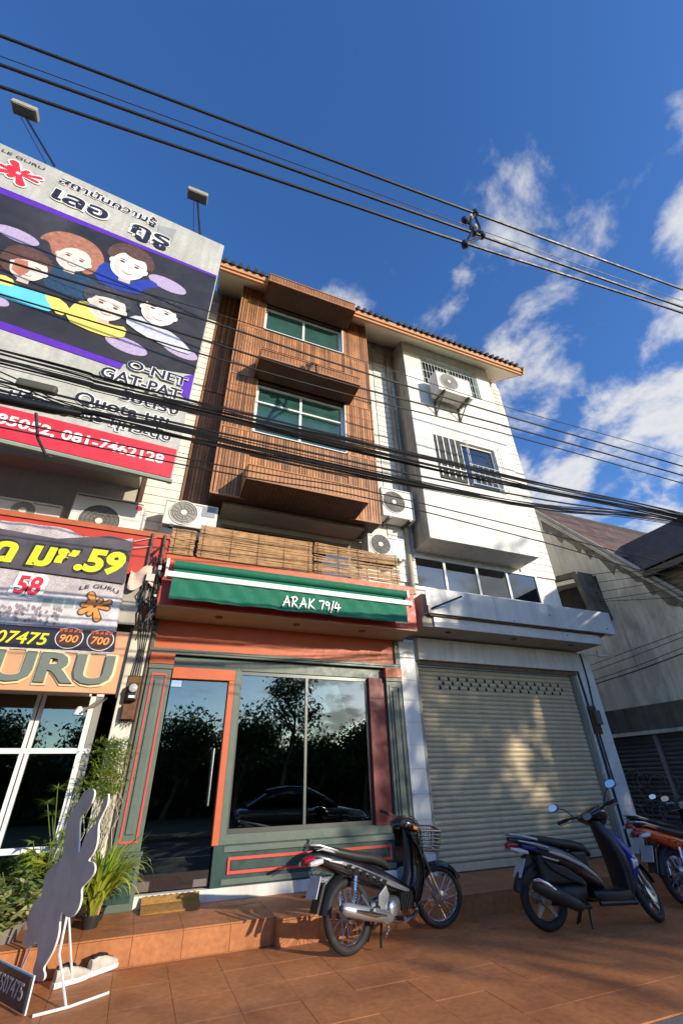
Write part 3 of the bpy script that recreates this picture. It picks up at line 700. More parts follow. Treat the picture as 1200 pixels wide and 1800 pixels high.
# tiles on the street slope, as far as they show
sl_ = math.atan2(7.95-3.1, 1.42+2.4)
rf = MB().poly([(XW+.05, -2.4, 3.14), (22, -2.4, 3.14), (22, 1.42, 8.0), (XW+.05, 1.42, 8.0)]).build('roof', rooft2, nb)
t0 = MB().box(0, .235, 0, .30, 0, .02).mesh('roof_tile')
n_t = 0
for j in range(12):
    for i in range(24):
        s0 = (11-j)*.27+3.2; yb = -2.4+s0*math.cos(sl_)*.98
        if yb > 1.5: continue
        o = piece('roof_tile', t0, rooft2, rf, (XW-.02+i*.24, -2.4+s0*math.cos(sl_), 3.16+s0*math.sin(sl_)), None, (sl_+R(3), 0, 0)); n_t += 1
rg = random.Random(8); pts = []
for k in range(34):
    u = k/33; y_, z_ = -2.3+u*3.6, 3.12+u*(7.75-3.12)*.985; pts.append((y_-.02, z_-.06))
low = [(p[0]+.02, p[1]-rg.uniform(.12, .55)*(.5+.5*abs(math.sin(i*.7)))) for i, p in enumerate(pts)][::-1]
MB().prism([p for p in pts]+low, 'x', XW-.004, XW-.001).build('mould_stain', mat('black_mould', (.17, .16, .125), .9, var=.6, vs=6, streak=.3), nb)
MB().tube([(XW-.02, -2.5, 3.04), (XW-.02, 1.42, 8.03)], .05, 6).tube([(XW-.10, -2.5, 2.93), (XW-.10, 1.40, 7.90)], .02, 5).build('verge_strip', mat('verge_tin', (.36, .33, .28), .6, var=.25), nb)
MB().tube([(XW-.05, 1.42, 8.05), (22, 1.42, 8.05)], .09, 8).build('ridge', rooft, nb)
# recessed window with a lean-to hood
MB().box(XW-.02, XW-.001, .22, 1.9, 4.4, 5.45).build('window_opening', darkroom, nb)
MB().prism([(.16, 4.35), (.30, 5.52), (1.9, 5.80), (1.9, 5.70), (.42, 5.40), (.28, 4.35)], 'x', XW-.55, XW-.003).build('window_hood', conedge, nb)
MB().prism([(.42, 5.28), (1.9, 5.56), (1.9, 5.66), (.42, 5.38)], 'x', XW-.52, XW-.10).build('hood_lining', cream, nb)
# front wing: dark tiled roof slope and boarded wall facing the white house
wg = MB().add([(9.36, -.95, 5.05), (9.36, -5.2, 5.05), (10.6, -5.2, 6.30), (10.6, .50, 6.30)], [(0, 1, 2, 3)]).add([(10.6, .5, 6.30), (10.6, -5.2, 6.30), (11.9, -5.2, 5.0), (11.9, -.9, 5.0)], [(0, 1, 2, 3)]).build('wing_roof', rooft, nb)
b = MB(); sl2 = math.atan2(1.25, 1.24)
for j in range(9):
    x = 9.36+j*.138; z = 5.06+j*.139; ye_ = -.95+j*.16
    b.prism([(-5.2, 0), (ye_, 0), (ye_, .025), (-5.2, .025)], 'x', 0, .21)
    for q in range(len(b.v)-8, len(b.v)):
        vx, vy, vz = b.v[q]; b.v[q] = (x+vx*math.cos(sl2)-.03, vy, z+vx*math.sin(sl2)+vz)
b.build('tile_courses', rooft, wg, kind='stuff')
MB().box(9.34, 9.40, -5.2, -.95, 4.90, 5.02).build('wing_fascia', mat('dark_fascia', (.09, .075, .06), .7), nb)
wl = B(9.66, 9.8, -5.0, -1.0, 2.6, 5.0).build('wing_wall', wooddark, nb)
bd = MB().box(0, .02, 0, 4.0, 0, .145).mesh('board')
for i in range(15): piece('board', bd, mat('weathered_board', (.26, .19, .12), .75, var=.25, vs=4, piece=.15, streak=.1), wl, (9.635, -5.0, 2.62+i*.155), None, (0, R(3), 0))
# graffiti-covered shutters under the ledge
gs = thing('roller_shutter', 'dark shutter with spray-painted graffiti under the concrete ledge', 'shutter', (XW, .5, 0))
dks = mat('dark_shutter', (.085, .08, .07), .5, var=.2, vs=3, piece=.1)
B(XW-.05, XW-.002, -2.4, 3.5, 0, 1.97).build('backing', blackm, gs)
dsl = MB().prism([(0, 0), (-.02, .03), (-.02, .05), (0, .075)], 'y', -2.4, .08).mesh('slat'); dsl2 = MB().prism([(0, 0), (-.02, .03), (-.02, .05), (0, .075)], 'y', .16, 3.4).mesh('slat')
for i in range(24): piece('slat', dsl, dks, gs, (XW-.051, 0, .1+i*.078)); piece('slat', dsl2, dks, gs, (XW-.051, 0, .1+i*.078))
MB().box(XW-.10, XW-.052, .085, .155, 0, 1.97).build('post', mat('post_grey', (.22, .21, .19), .5), gs)
gb = MB(); rg = random.Random(3)
for i in range(26):
    cy_, cz_, r_ = rg.uniform(.05, 1.0), rg.uniform(.65, 1.25), rg.uniform(.06, .2); a0 = rg.uniform(0, 6); pts = []
    for k in range(9):
        a = a0+k*.42; pts.append((XW-.076-.0006*i, cy_+r_*math.cos(a)*1.3, cz_+r_*math.sin(a)))
    gb.tube(pts, .006, 4)
gb.build('graffiti', mat('spray_paint', (.20, .20, .19), .7, var=.3, vs=8), gs)
# ================================================================ air-conditioning units
def aircon(lab, X0, X1, yf, z0, z1, fx, fz, r, depth=.30, feet=True, bracket=None, logo=False, dark=True, panel=None):
    t = thing('air_conditioner', lab, 'air conditioner', ((X0+X1)/2, yf+depth/2, z0), 'air-conditioning units on the facades')
    MB().box(X0, X1, yf, yf+depth, z0, z1).build('casing', acw, t, bev=.018)
    gmat = acgrille if dark else mat('aircon_grille_pale', (.30, .29, .26), .6)
    MB().lathe([(r, yf-.006), (r, yf-.004), (0, yf-.004)], (fx, 0, fz), 'y', 36, smooth=False).build('fan_opening', gmat, t)
    g = MB()
    for k in range(1, 6): g.torus((fx, yf-.012, fz), r*k/5.2, .0035, 'y', 36, 5)
    for k in range(12):
        a = k*math.pi/6; g.tube([(fx+.05*math.cos(a), yf-.013, fz+.05*math.sin(a)), (fx+r*math.cos(a), yf-.010, fz+r*math.sin(a))], .003, 4)
    g.build('grille', gmat if not dark else mat('grille_wire', (.22, .21, .19), .5), t)
    MB().torus((fx, yf-.004, fz), r, .012, 'y', 40, 6).build('shroud', acw, t)
    MB().lathe([(.045, yf-.02), (.045, yf-.008)], (fx, 0, fz), 'y', 16).build('fan_cap', acw, t)
    if panel: MB().box(panel[0], panel[1], yf-.008, yf-.0005, panel[2], panel[3]).build('service_panel', mat('panel_'+str(len(MATS)), panel[4], .5), t, bev=.003)
    MB().box(X0+.02, X1-.02, yf-.005, yf-.0005, z1-.05, z1-.035).build('seam', gmat, t)
    if feet:
        for x in (X0+.12, X1-.16): B(x, x+.05, yf-.02, yf+depth+.02, z0-.05, z0-.001).build('foot', aludk, t)
    if bracket:
        yw = bracket
        for x in (X0+.12, X1-.18):
            MB().box(x, x+.035, yf-.03, yw, z0-.04, z0-.002).box(x, x+.035, yw-.035, yw-.001, z0-.42, z0-.041).tube([(x+.017, yf+.02, z0-.05), (x+.017, yw-.03, z0-.38)], .016, 6).build('bracket', aludk, t)
    if logo:
        text('LG', mat('logo_grey', (.25, .25, .25), .5), t, fx+.50, fx+.58, z1-.22, z1-.17, yf-.004, ext=.003)
        MB().lathe([(.045, yf-.004), (.045, yf-.001)], (fx+.46, 0, z1-.11), 'y', 20).build('badge', mat('badge_red', (.5, .04, .12), .4), t)
    return t
aircon('white outdoor unit with a red round badge on the red canopy', -1.52, -.61, -.47, 4.385, 4.92, -1.14, 4.50, .265, logo=True, feet=False)
aircon('low beige outdoor unit with a mesh front at the far left of the red canopy', -2.42, -1.66, -.32, 4.385, 4.74, -2.1, 4.56, .15, feet=False, dark=False)
aircon('outdoor unit with a pale round grille above the left bamboo blind', -.34, .44, -.46, 4.64, 5.08, -.06, 4.87, .205, dark=False, panel=(.20, .40, 4.86, 5.03, (.30, .33, .36)))
B(-.36, .46, -.44, -.05, 4.45, 4.585).build('stand_shelf', aludk, None)['category'] = 'shelf'
bpy.data.objects['stand_shelf']['label'] = 'dark metal shelf carrying the outdoor unit above the left blind'
aircon('outdoor unit with a pale blue panel behind the ragged right blind', 3.10, 3.86, -.34, 4.74, 5.17, 3.35, 4.97, .205, panel=(3.58, 3.84, 4.77, 5.12, (.52, .62, .70)), bracket=.0)
aircon('tall dark-fanned outdoor unit on a bracket beside the wooden bay', 3.46, 4.18, -.34, 5.63, 6.30, 3.72, 5.97, .25, bracket=.0)
aircon('outdoor unit on a steel bracket below the top window of the white bay', 4.80, 5.76, -1.02, 8.89, 9.52, 5.13, 9.23, .25, depth=.32, bracket=-.60, dark=False)

# ================================================================ billboard of the tutoring school
bb = thing('billboard', 'huge grey and black school billboard with five cartoon students', 'billboard', (-.31, -1.2, 0), rotz=math.atan(.085)); ORIG[bb.name] = (0, 0, 0)
def ell(cx, cz, rx, rz, tilt=0, n=26):
    c, s = math.cos(tilt), math.sin(tilt)
    return [(cx+rx*math.cos(a)*c-rz*math.sin(a)*s, cz+rx*math.cos(a)*s+rz*math.sin(a)*c) for a in [2*math.pi*k/n for k in range(n)]]
LAY = [0]
def flat(name, polys, m, parent, y=None, th=.0004):
    if y is None: LAY[0] += 1; y = -.010-.00022*LAY[0]
    b = MB()
    for p in polys:
        area = sum(p[i][0]*p[(i+1) % len(p)][1]-p[(i+1) % len(p)][0]*p[i][1] for i in range(len(p)))
        b.prism(p if area > 0 else p[::-1], 'y', y, y+th)
    return (b.pieces if name in ('purple_band', 'eye', 'brow', 'ear', 'window_print', 'price_caption') else b.build)(name, m, parent)
MB().box(-4.4, .02, .0, .03, 4.93, 11.08).build('sheet', vgrey, bb)
fr = MB()
for x in (-4.35, -2.9, -1.45, -.03): fr.box(x, x+.04, .031, .07, 4.9, 11.05)
for z in (4.93, 6.5, 8.1, 9.6, 11.0): fr.box(-4.35, .01, .071, .10, z, z+.04)
fr.build('frame', alu, bb)
MB().box(-4.42, .03, -.014, .03, 4.885, 4.929).build('bottom_rail', mat('rail_green', (.20, .26, .20), .6), bb)
flat('black_field', [[(-4.4, 6.88), (-1.0, 6.80), (.005, 7.05), (.005, 9.88), (-4.4, 9.60)]], vblack, bb)
flat('purple_band', [[(-4.4, 9.60), (.005, 9.87), (.005, 9.93), (-4.4, 9.80)], [(-4.4, 6.76), (-1.02, 6.66), (-1.0, 6.79), (-4.4, 6.90)], [(-.14, 6.55), (.005, 6.45), (.005, 7.05), (-.14, 6.95)]], purple, bb)
lil = mat('lilac_print', (.42, .34, .52), .5, var=.25, vs=30)
for (cx_, cz_, rx, rz, tl_) in ((-2.98, 8.78, .30, .15, -.1), (-.77, 9.05, .33, .17, -.12), (-1.05, 7.19, .31, .15, -.13), (-.29, 7.48, .29, .14, -.17), (-2.85, 7.23, .26, .12, -.15)): flat('lilac_oval', [ell(cx_, cz_, rx, rz, tl_)], lil, bb)
skin = mat('print_skin', (.74, .62, .55), .5, var=.08); skin2 = mat('print_skin_pale', (.80, .76, .74), .5, var=.04)
hairs = {'brown': mat('print_brown', (.10, .045, .03), .5, var=.4, vs=12), 'auburn': mat('print_auburn', (.36, .15, .09), .5, var=.4, vs=10), 'black': mat('print_black', (.03, .028, .032), .5, var=.4, vs=12), 'grey': mat('print_charcoal', (.045, .047, .055), .5, var=.5, vs=12)}
yell = mat('print_yellow', (.85, .66, .14), .5, var=.1); cyan = mat('print_cyan', (.12, .55, .72), .5, var=.1); blue = mat('print_blue', (.015, .04, .33), .5, var=.2); teal = mat('print_teal', (.015, .05, .10), .5, var=.5, vs=20); pale = mat('print_pale', (.55, .56, .62), .5, var=.25, vs=14); shadow_red = mat('print_rust', (.46, .17, .10), .5, var=.3)
def soft(P, n=2):
    for _ in range(n): P = [q for i in range(len(P)) for a, b in ((P[i], P[(i+1) % len(P)]),) for q in ((a[0]*.75+b[0]*.25, a[1]*.75+b[1]*.25), (a[0]*.25+b[0]*.75, a[1]*.25+b[1]*.75))]
    return P
def portrait(fx, fz, rx, rz, hair, hp, shirt, bangs, sk, tilt=-.12, extra=()):
    p = flat('portrait', [soft([(fx+(x-fx)*1.10, fz+(z-fz)*1.06) for x, z in hp], 2)], hair, bb)
    for poly, m in shirt: flat('shirt', [soft(poly, 1)], m, p)
    for poly, m in extra: flat('print', [poly], m, p)
    flat('neck', [[(fx-rx*.30, fz-rz*.7), (fx+rx*.34, fz-rz*.7), (fx+rx*.40, fz-rz*1.18), (fx-rx*.25, fz-rz*1.2)]], mat('print_neck', (.60, .46, .38), .5), p)
    flat('face', [ell(fx, fz, rx, rz, tilt)], sk, p)
    flat('cheek_shade', [soft([(fx-rx*.95, fz+rz*.1), (fx-rx*.55, fz+rz*.3), (fx-rx*.5, fz-rz*.4), (fx-rx*.2, fz-rz*.85), (fx-rx*.6, fz-rz*.72)], 1)], mat('print_blush', (.66, .50, .44), .5), p)
    flat('fringe', [soft(bangs, 2)], hair, p)
    dk = hairs['brown']
    flat('eye', [ell(fx+s*rx*.42, fz+rz*.12+s*tilt*.1, rx*.15, rz*.075, tilt) for s in (-1, 1)], dk, p)
    flat('brow', [ell(fx+s*rx*.42, fz+rz*.28+s*tilt*.1, rx*.23, rz*.035, tilt+s*-.1) for s in (-1, 1)], dk, p)
    flat('mouth', [soft([(fx-rx*.34, fz-rz*.40), (fx+rx*.02, fz-rz*.47), (fx+rx*.38, fz-rz*.44), (fx+rx*.22, fz-rz*.62), (fx-rx*.12, fz-rz*.62)], 1)], shadow_red, p)
    flat('teeth', [[(fx-rx*.22, fz-rz*.45), (fx+rx*.28, fz-rz*.48), (fx+rx*.18, fz-rz*.54), (fx-rx*.12, fz-rz*.53)]], vwhite, p)
    flat('ear', [ell(fx+s*rx*1.0, fz-rz*.02-s*.02, rx*.13, rz*.17, tilt) for s in (-1, 1)], sk, p)
    for k in range(5):
        x0_, z0_ = fx-rx*.8+k*rx*.38, fz+rz*(.95+.12*math.sin(k*2.1))
        flat('hair_strand', [soft([(x0_, z0_), (x0_+rx*.12, z0_+rz*.20), (x0_+rx*.30, z0_+rz*.10), (x0_+rx*.16, z0_+rz*.12)], 1)], mat('print_hair_light', (.42, .27, .18), .5) if hair == hairs['auburn'] else mat('print_hair_sheen', (.12, .10, .10), .5), p)
    flat('nose', [ell(fx+.01, fz-rz*.12, rx*.07, rz*.05, tilt)], mat('print_nose', (.55, .36, .28), .5), p)
portrait(-2.18, 8.73, .235, .31, hairs['auburn'], [(-2.70, 8.88), (-2.60, 9.20), (-2.38, 9.36), (-2.05, 9.34), (-1.84, 9.08), (-1.80, 8.75), (-1.95, 8.45), (-2.1, 8.6), (-2.45, 8.62), (-2.55, 8.95)],
    [([(-2.55, 8.35), (-2.2, 8.45), (-1.8, 8.42), (-1.62, 8.2), (-1.66, 7.9), (-2.3, 7.8), (-2.45, 8.05)], teal)], [(-2.46, 8.85), (-2.3, 9.08), (-2.0, 9.02), (-1.92, 8.75), (-1.85, 9.1), (-2.2, 9.28), (-2.5, 9.1)], skin)
portrait(-1.43, 9.12, .275, .40, hairs['brown'], [(-1.80, 9.25), (-1.74, 9.58), (-1.52, 9.74), (-1.24, 9.68), (-1.08, 9.42), (-1.10, 9.12), (-1.3, 9.3), (-1.65, 9.1)],
    [([(-1.82, 8.97), (-1.66, 8.98), (-1.36, 8.68), (-1.08, 9.0), (-.88, 8.92), (-.92, 8.56), (-1.4, 8.38), (-1.85, 8.42)], blue)], [(-1.74, 9.30), (-1.62, 9.48), (-1.42, 9.36), (-1.18, 9.42), (-1.12, 9.25), (-1.16, 9.6), (-1.5, 9.7), (-1.74, 9.5)], skin2)
portrait(-2.62, 8.10, .225, .30, hairs['brown'], [(-2.98, 8.22), (-2.95, 8.45), (-2.80, 8.58), (-2.55, 8.55), (-2.38, 8.36), (-2.40, 8.05), (-2.8, 7.85), (-2.95, 8.0)],
    [([(-3.0, 7.70), (-2.6, 7.68), (-2.3, 7.72), (-2.02, 7.36), (-2.5, 7.28), (-3.1, 7.34)], cyan), ([(-3.0, 7.70), (-2.75, 7.78), (-2.62, 7.6), (-2.85, 7.55), (-3.0, 7.58)], yell), ([(-2.32, 7.74), (-2.02, 7.66), (-1.9, 7.50), (-2.0, 7.30), (-2.2, 7.5)], yell)], [(-2.86, 8.2), (-2.66, 8.30), (-2.42, 8.28), (-2.40, 8.42), (-2.6, 8.54), (-2.84, 8.48)], skin,
    extra=())
flat('face_shadow', [[(-2.83, 8.22), (-2.68, 8.25), (-2.60, 8.02), (-2.66, 7.86), (-2.80, 7.95)]], shadow_red, bb)
portrait(-1.48, 7.88, .255, .33, hairs['grey'], [(-1.84, 7.98), (-1.82, 8.22), (-1.62, 8.36), (-1.36, 8.34), (-1.18, 8.16), (-1.22, 7.9), (-1.7, 7.8)],
    [([(-1.98, 7.29), (-1.88, 7.80), (-1.72, 7.84), (-1.58, 7.54), (-1.34, 7.50), (-1.12, 7.58), (-1.12, 7.28), (-1.45, 7.20)], yell)], [(-1.74, 8.02), (-1.5, 8.12), (-1.24, 8.08), (-1.22, 8.2), (-1.45, 8.32), (-1.74, 8.2)], skin)
portrait(-.76, 8.2, .27, .335, hairs['black'], [(-1.10, 8.25), (-1.08, 8.62), (-.86, 8.84), (-.56, 8.78), (-.42, 8.52), (-.44, 8.2), (-.7, 8.3), (-.98, 8.1)],
    [([(-1.24, 7.71), (-1.02, 7.98), (-.86, 7.84), (-.58, 7.86), (-.30, 7.72), (-.06, 7.46), (-.45, 7.44), (-.9, 7.52)], pale)], [(-1.04, 8.42), (-.9, 8.30), (-.72, 8.40), (-.48, 8.28), (-.46, 8.55), (-.7, 8.72), (-1.0, 8.62)], skin2)
# title, emblem and course list
EMB = ((118, 1.02, .19), (62, .62, .12), (26, .98, .12), (-4, .86, .11), (-68, 1.0, .19), (-112, .66, .13), (212, .95, .16), (176, .82, .12), (150, .60, .11))
def capsule(cx, cz, ang, ln, wd, s, sx=1.0):
    a = R(ang); d = (math.cos(a), math.sin(a)); q = (-d[1], d[0]); pts = []
    for k in range(13):
        b_ = -math.pi/2+math.pi*k/12; u = ln-wd+wd*math.cos(b_); v = wd*math.sin(b_)
        pts.append((u, v))
    pts = [(0, -wd*.55)]+pts+[(0, wd*.55)]
    return [(cx+(d[0]*u+q[0]*v)*s*sx, cz+(d[1]*u+q[1]*v)*s) for u, v in pts]
def emblem(parent, cx, cz, s, m, mo, y, mc):
    e = flat('emblem_outline', [capsule(cx, cz, a, l+.08, w_+.08, s) for a, l, w_ in EMB], mo, parent, y=y)
    e2 = MB()
    for i, (a, l, w_) in enumerate(EMB):
        p = capsule(cx, cz, a, l, w_, s); e2.prism(p, 'y', y-.002-.0003*i, y-.0001)
    e2.build('emblem', m, parent)
    flat('emblem_core', [ell(cx, cz, .10*s, .10*s)], mc, parent, y=y-.006)
emblem(bb, -3.47, 10.40, .36, vred, vwhite, -.016, vwhite)
text('LE GURU', vink, bb, -3.86, -3.22, 10.84, 10.92, -.014)
def outlined(body, x0, x1, z0, z1, parent, y, bold=.02, fm=None, om=None, shear=0, ow=.07):
    text(body, om or vwhite, parent, x0-ow*.35*(z1-z0), x1+ow*.35*(z1-z0), z0-ow*(z1-z0)*.7, z1+ow*(z1-z0)*.7, y, 'lettering_outline', ext=.002, bold=bold+.055, shear=shear)
    text(body, fm or vink, parent, x0, x1, z0, z1, y-.003, 'lettering', ext=.002, bold=bold, shear=shear)
outlined('สถาบันความรู้', -2.95, -1.28, 10.60, 10.92, bb, -.014)
outlined('เลอ  กูรู', -2.92, -.95, 9.98, 10.46, bb, -.018, .03)
flat('grey_patch', [[(-1.24, 10.74), (-.92, 10.86), (-.93, 10.42), (-1.2, 10.42)]], mat('tape_grey', (.30, .31, .32), .6), bb, y=-.013)
outlined('O-NET', -.95, -.07, 6.70, 6.89, bb, -.040)
outlined('GAT-PAT', -1.24, -.12, 6.37, 6.60, bb, -.040)
outlined('รับตรง', -.92, -.10, 6.08, 6.30, bb, -.014)
outlined('Quota มช.', -1.42, -.12, 5.76, 6.02, bb, -.014)
outlined('ปริญญาตรี ทุกระดับ', -2.1, -.12, 5.50, 5.76, bb, -.018)
flat('red_strip', [[(-4.4, 4.95), (.0, 4.95), (.0, 5.46), (-4.4, 5.37)]], vred, bb, y=-.011)
text('85052, 081-7462128', vwhite, bb, -2.10, -.14, 5.12, 5.31, -.016, bold=.025)
# floodlights on thin arms above the billboard
def floodlight(lab, foot, head, tilt):
    t = thing('floodlight', lab, 'lamp', foot, 'floodlights above the billboard')
    MB().tube([foot, (head[0]+.02, head[1]+.08, head[2]-.06)], .022, 8).tube([(foot[0]-.12, foot[1]+.05, foot[2]), (head[0]-.06, head[1]+.1, head[2]-.08)], .008, 5).build('arm', blackm, t)
    b = MB().box(head[0]-.21, head[0]+.21, head[1]-.11, head[1]+.11, head[2]-.04, head[2]+.09).build('housing', mat('lamp_housing', (.34, .31, .23), .5, var=.2), t, bev=.02)
    B(head[0]-.18, head[0]+.18, head[1]-.09, head[1]+.09, head[2]-.052, head[2]-.0405).build('glass', mat('lamp_glass', (.30, .31, .28), .15), t)
    return t
floodlight('floodlight on a slanted arm at the far left of the billboard', (-3.42, -1.50, 11.09), (-4.25, -1.62, 12.35), 0)
floodlight('floodlight on an upright arm near the right corner of the billboard', (-.80, -1.25, 11.09), (-1.04, -1.35, 12.32), 0)

# ================================================================ vinyl banner and shop sign on the red canopy
vb = thing('vinyl_banner', 'wrinkled vinyl banner with big yellow lettering on the red canopy', 'banner', (-1.4, -.66, 2.65))
def bz(u): return .014*math.sin(u*9)+.010*math.sin(u*23+1)
NB = lambda x, z: -.668+.010*math.sin(x*9)*max(0, (z-3.6))*1.4
MB().grid(lambda u, v: (-2.9+u*(2.26+.10*(1-v)), -.66+(.016*math.sin(u*40+v*6)+.02*math.sin(u*13-v*9))*max(0, v-.62)*1.6, 2.66+v*(1.56-.10*max(0, math.sin(u*9.5))*(v > .99))), 70, 24).build('sheet', mat('banner_print', (.50, .44, .44), .45, var=.30, vs=6, fine=.35), vb)
def bflat(name, polys, m, y): return flat(name, polys, m, vb, y=y)
bflat('dark_top', [[(-2.9, 3.62), (-.60, 3.55), (-.62, 4.15), (-.9, 4.20), (-1.5, 4.05), (-2.9, 4.12)]], mat('banner_dark', (.09, .075, .085), .45, var=.4, vs=4), -.690)
bflat('pale_band', [[(-2.9, 2.93), (-.57, 2.95), (-.60, 3.35), (-1.9, 3.28), (-2.9, 3.3)]], mat('banner_pale', (.62, .58, .58), .45, var=.25, vs=14, fine=.3), -.672)
cr = MB(); rg = random.Random(5)
for i in range(150):
    x, z = rg.uniform(-2.3, -1.2), rg.uniform(2.97, 3.16); cr.prism(ell(x, z, .016, .022, 0, 6), 'y', -.6755-.00001*i, -.6735)
cr.build('crowd_print', mat('crowd_print', (.30, .24, .26), .5, var=.6, vs=40), vb, kind='stuff')
for i in range(5): bflat('window_print', [[(-1.42+i*.12, 3.17), (-1.33+i*.12, 3.175), (-1.33+i*.12, 3.27), (-1.42+i*.12, 3.265)]], mat('window_print', (.36, .40, .36), .5), -.676)
bflat('black_strip', [[(-2.9, 2.66), (-.525, 2.70), (-.55, 2.935), (-2.9, 2.90)]], vink, -.678)
text('ด มช.59', mat('ink_black2', (.02, .02, .02), .5), vb, -2.16, -.61, 3.60, 4.02, -.694, 'lettering_outline', bold=.09, shear=.12)
text('ด มช.59', vyel, vb, -2.12, -.65, 3.64, 3.98, -.698, bold=.05, shear=.12, split=True)
text('58', vwhite, vb, -1.80, -1.43, 3.24, 3.56, -.681, 'lettering_outline', bold=.09, shear=.1)
text('58', vred, vb, -1.75, -1.48, 3.28, 3.52, -.684, bold=.03, shear=.1)
emblem(vb, -.86, 3.22, .19, mat('print_orange', (.80, .30, .06), .5), hairs['brown'], -.680, hairs['brown'])
def arc(x, z): 
    u = (x+.86)/.22; return (x, z-.05*u*u)
text('LE GURU', vink, vb, -1.08, -.64, 3.46, 3.51, -.680, fn=arc)
text('084-1507475', vyel, vb, -2.32, -1.24, 2.715, 2.855, -.682, bold=.015, shear=.15)
for cx_, tx in ((-1.03, '900'), (-.70, '700')):
    bflat('price_ring', [ell(cx_, 2.82, .145, .125)], vwhite, -.682); bflat('price_disc', [ell(cx_, 2.82, .136, .117)], mat('price_brown', (.06, .02, .012), .5), -.685)
    text(tx, mat('print_orange', (.80, .30, .06), .5), vb, cx_-.095, cx_+.095, 2.765, 2.855, -.688, bold=.02, shear=.12)
    bflat('price_caption', [[(cx_-.12+k*.05, 2.885), (cx_-.085+k*.05, 2.89), (cx_-.085+k*.05, 2.925), (cx_-.12+k*.05, 2.92)] for k in range(5)], mat('print_redorange', (.72, .14, .05), .5), -.688)
MB().tube([(-.62, -.66, 4.18), (-.45, -.64, 4.26), (-.35, -.64, 4.30)], .006, 5).tube([(-.60, -.67, 4.08), (-.42, -.65, 4.14)], .006, 5).pieces('tie_rope', mat('rope', (.55, .50, .40), .8), vb)
us = thing('shop_sign', 'orange-pink sign board with grey raised letters under the yellow banner', 'sign', (-1.3, -.63, 2.24))
MB().box(-3.0, -.395, -.645, -.58, 2.235, 2.95).build('board', mat('salmon_board', (.66, .34, .17), .45, var=.15, vs=1.6), us, bev=.006)
for body, a_, b_ in (('URU', -1.69, -.49), ('G', -2.16, -1.80)):
    text(body, mat('cream_edge', (.74, .62, .36), .5), us, a_-.028, b_+.028, 2.290, 2.672, -.662, 'letter_halo', ext=.014, bold=.06, split=True)
    text(body, mat('sage_letter', (.165, .185, .15), .35, var=.1), us, a_, b_, 2.318, 2.645, -.690, 'letter', ext=.027, bold=.03, split=True)
MB().box(-.40, -.385, -.66, -.57, 2.2, 3.0).build('edge_strip', blackm, us)
lf = thing('lamp_fixture', 'small bare metal lamp bracket below the right end of the shop sign', 'lamp', (-.6, -.45, 2.2))
MB().tube([(-.50, -.5, 2.21), (-.62, -.42, 2.12), (-.78, -.4, 2.09)], .014, 6).tube([(-.55, -.55, 2.19), (-.72, -.50, 2.05)], .012, 6).build('bracket', mat('lamp_metal', (.45, .42, .36), .4, metal=.5), lf)
MB().lathe([(.02, 0), (.05, -.05), (.055, -.09)], (-.76, -.42, 2.12), 'z', 14).build('shade', alu, lf)

# ================================================================ overhead cables
def curve_pts(P, n=60):
    P = [Vector(p) for p in P]; out_ = []; segs = len(P)-1
    for i in range(segs):
        p0, p1, p2, p3 = P[max(0, i-1)], P[i], P[i+1], P[min(segs, i+2)]
        for k in range(max(2, n//segs)):
            t = k/max(2, n//segs); out_.append(.5*((2*p1)+(-p0+p2)*t+(2*p0-5*p1+4*p2-p3)*t*t+(-p0+3*p1-3*p2+p3)*t**3))
    return out_+[P[-1]]
def extend(P, d=14, sag=.25):
    a, b = Vector(P[0]), Vector(P[-1]); u = (b-a); u.z = 0; u.normalize()
    return [tuple(a-u*d+Vector((0, 0, sag))), tuple(a-u*d*.4+Vector((0, 0, sag*.25)))]+list(P)+[tuple(b+u*d*.4+Vector((0, 0, sag*.25))), tuple(b+u*d+Vector((0, 0, sag)))]
def level(P, keep=.35):
    z = sum(p[2] for p in P)/len(P); return [(p[0], p[1], z+(p[2]-z)*keep) for p in P]
def wire(lab, P, r, grp='power lines high above the street', keep=.5):
    o = MB().tube(curve_pts(extend(level(P, keep))), r, 6).build('overhead_wire', cable); return tag(o, lab, 'cable', grp)
wire('topmost thick power line crossing the sky above the spacer', [(-3.29, -3.66, 9.45), (1.24, -3.99, 9.40), (3.58, -4.17, 9.36), (8.34, -4.52, 9.46)], .021)
wire('middle thick power line crossing the sky through the spacer', [(-3.0, -3.68, 8.61), (1.22, -3.99, 8.59), (3.24, -4.14, 8.64), (7.86, -4.48, 8.70)], .021)
wire('lowest of the thick power lines crossing the sky under the spacer', [(-2.83, -3.69, 8.08), (1.21, -3.99, 8.15), (3.14, -4.13, 8.20), (7.74, -4.47, 8.44)], .021, keep=1)
wire('hair-thin wire between the thick power lines in the sky', [(-3.09, -3.67, 8.87), (1.22, -3.99, 8.79), (3.09, -4.13, 8.78), (8.12, -4.5, 9.0)], .006)
sp = thing('cable_spacer', 'black diamond spacer clamping the power lines in the sky', 'spacer', (3.45, -4.15, 8.7))
MB().tube([(3.60, -4.17, 9.42), (3.42, -4.15, 9.02), (3.36, -4.15, 8.62), (3.16, -4.13, 8.14)], .028, 6).tube([(3.56, -4.17, 9.36), (3.58, -4.16, 8.95), (3.52, -4.15, 8.60), (3.20, -4.13, 8.22)], .022, 6).tube([(3.36, -4.15, 8.95), (3.6, -4.16, 8.7)], .02, 6).build('frame', blackm, sp)
for p in ((3.585, -4.17, 9.40), (3.40, -4.15, 8.66), (3.15, -4.13, 8.16), (3.30, -4.15, 8.96), (3.56, -4.16, 8.68)): MB().lathe([(.02, -.07), (.05, -.05), (.05, .05), (.02, .07)], p, 'z', 10).build('clamp', blackm, sp)
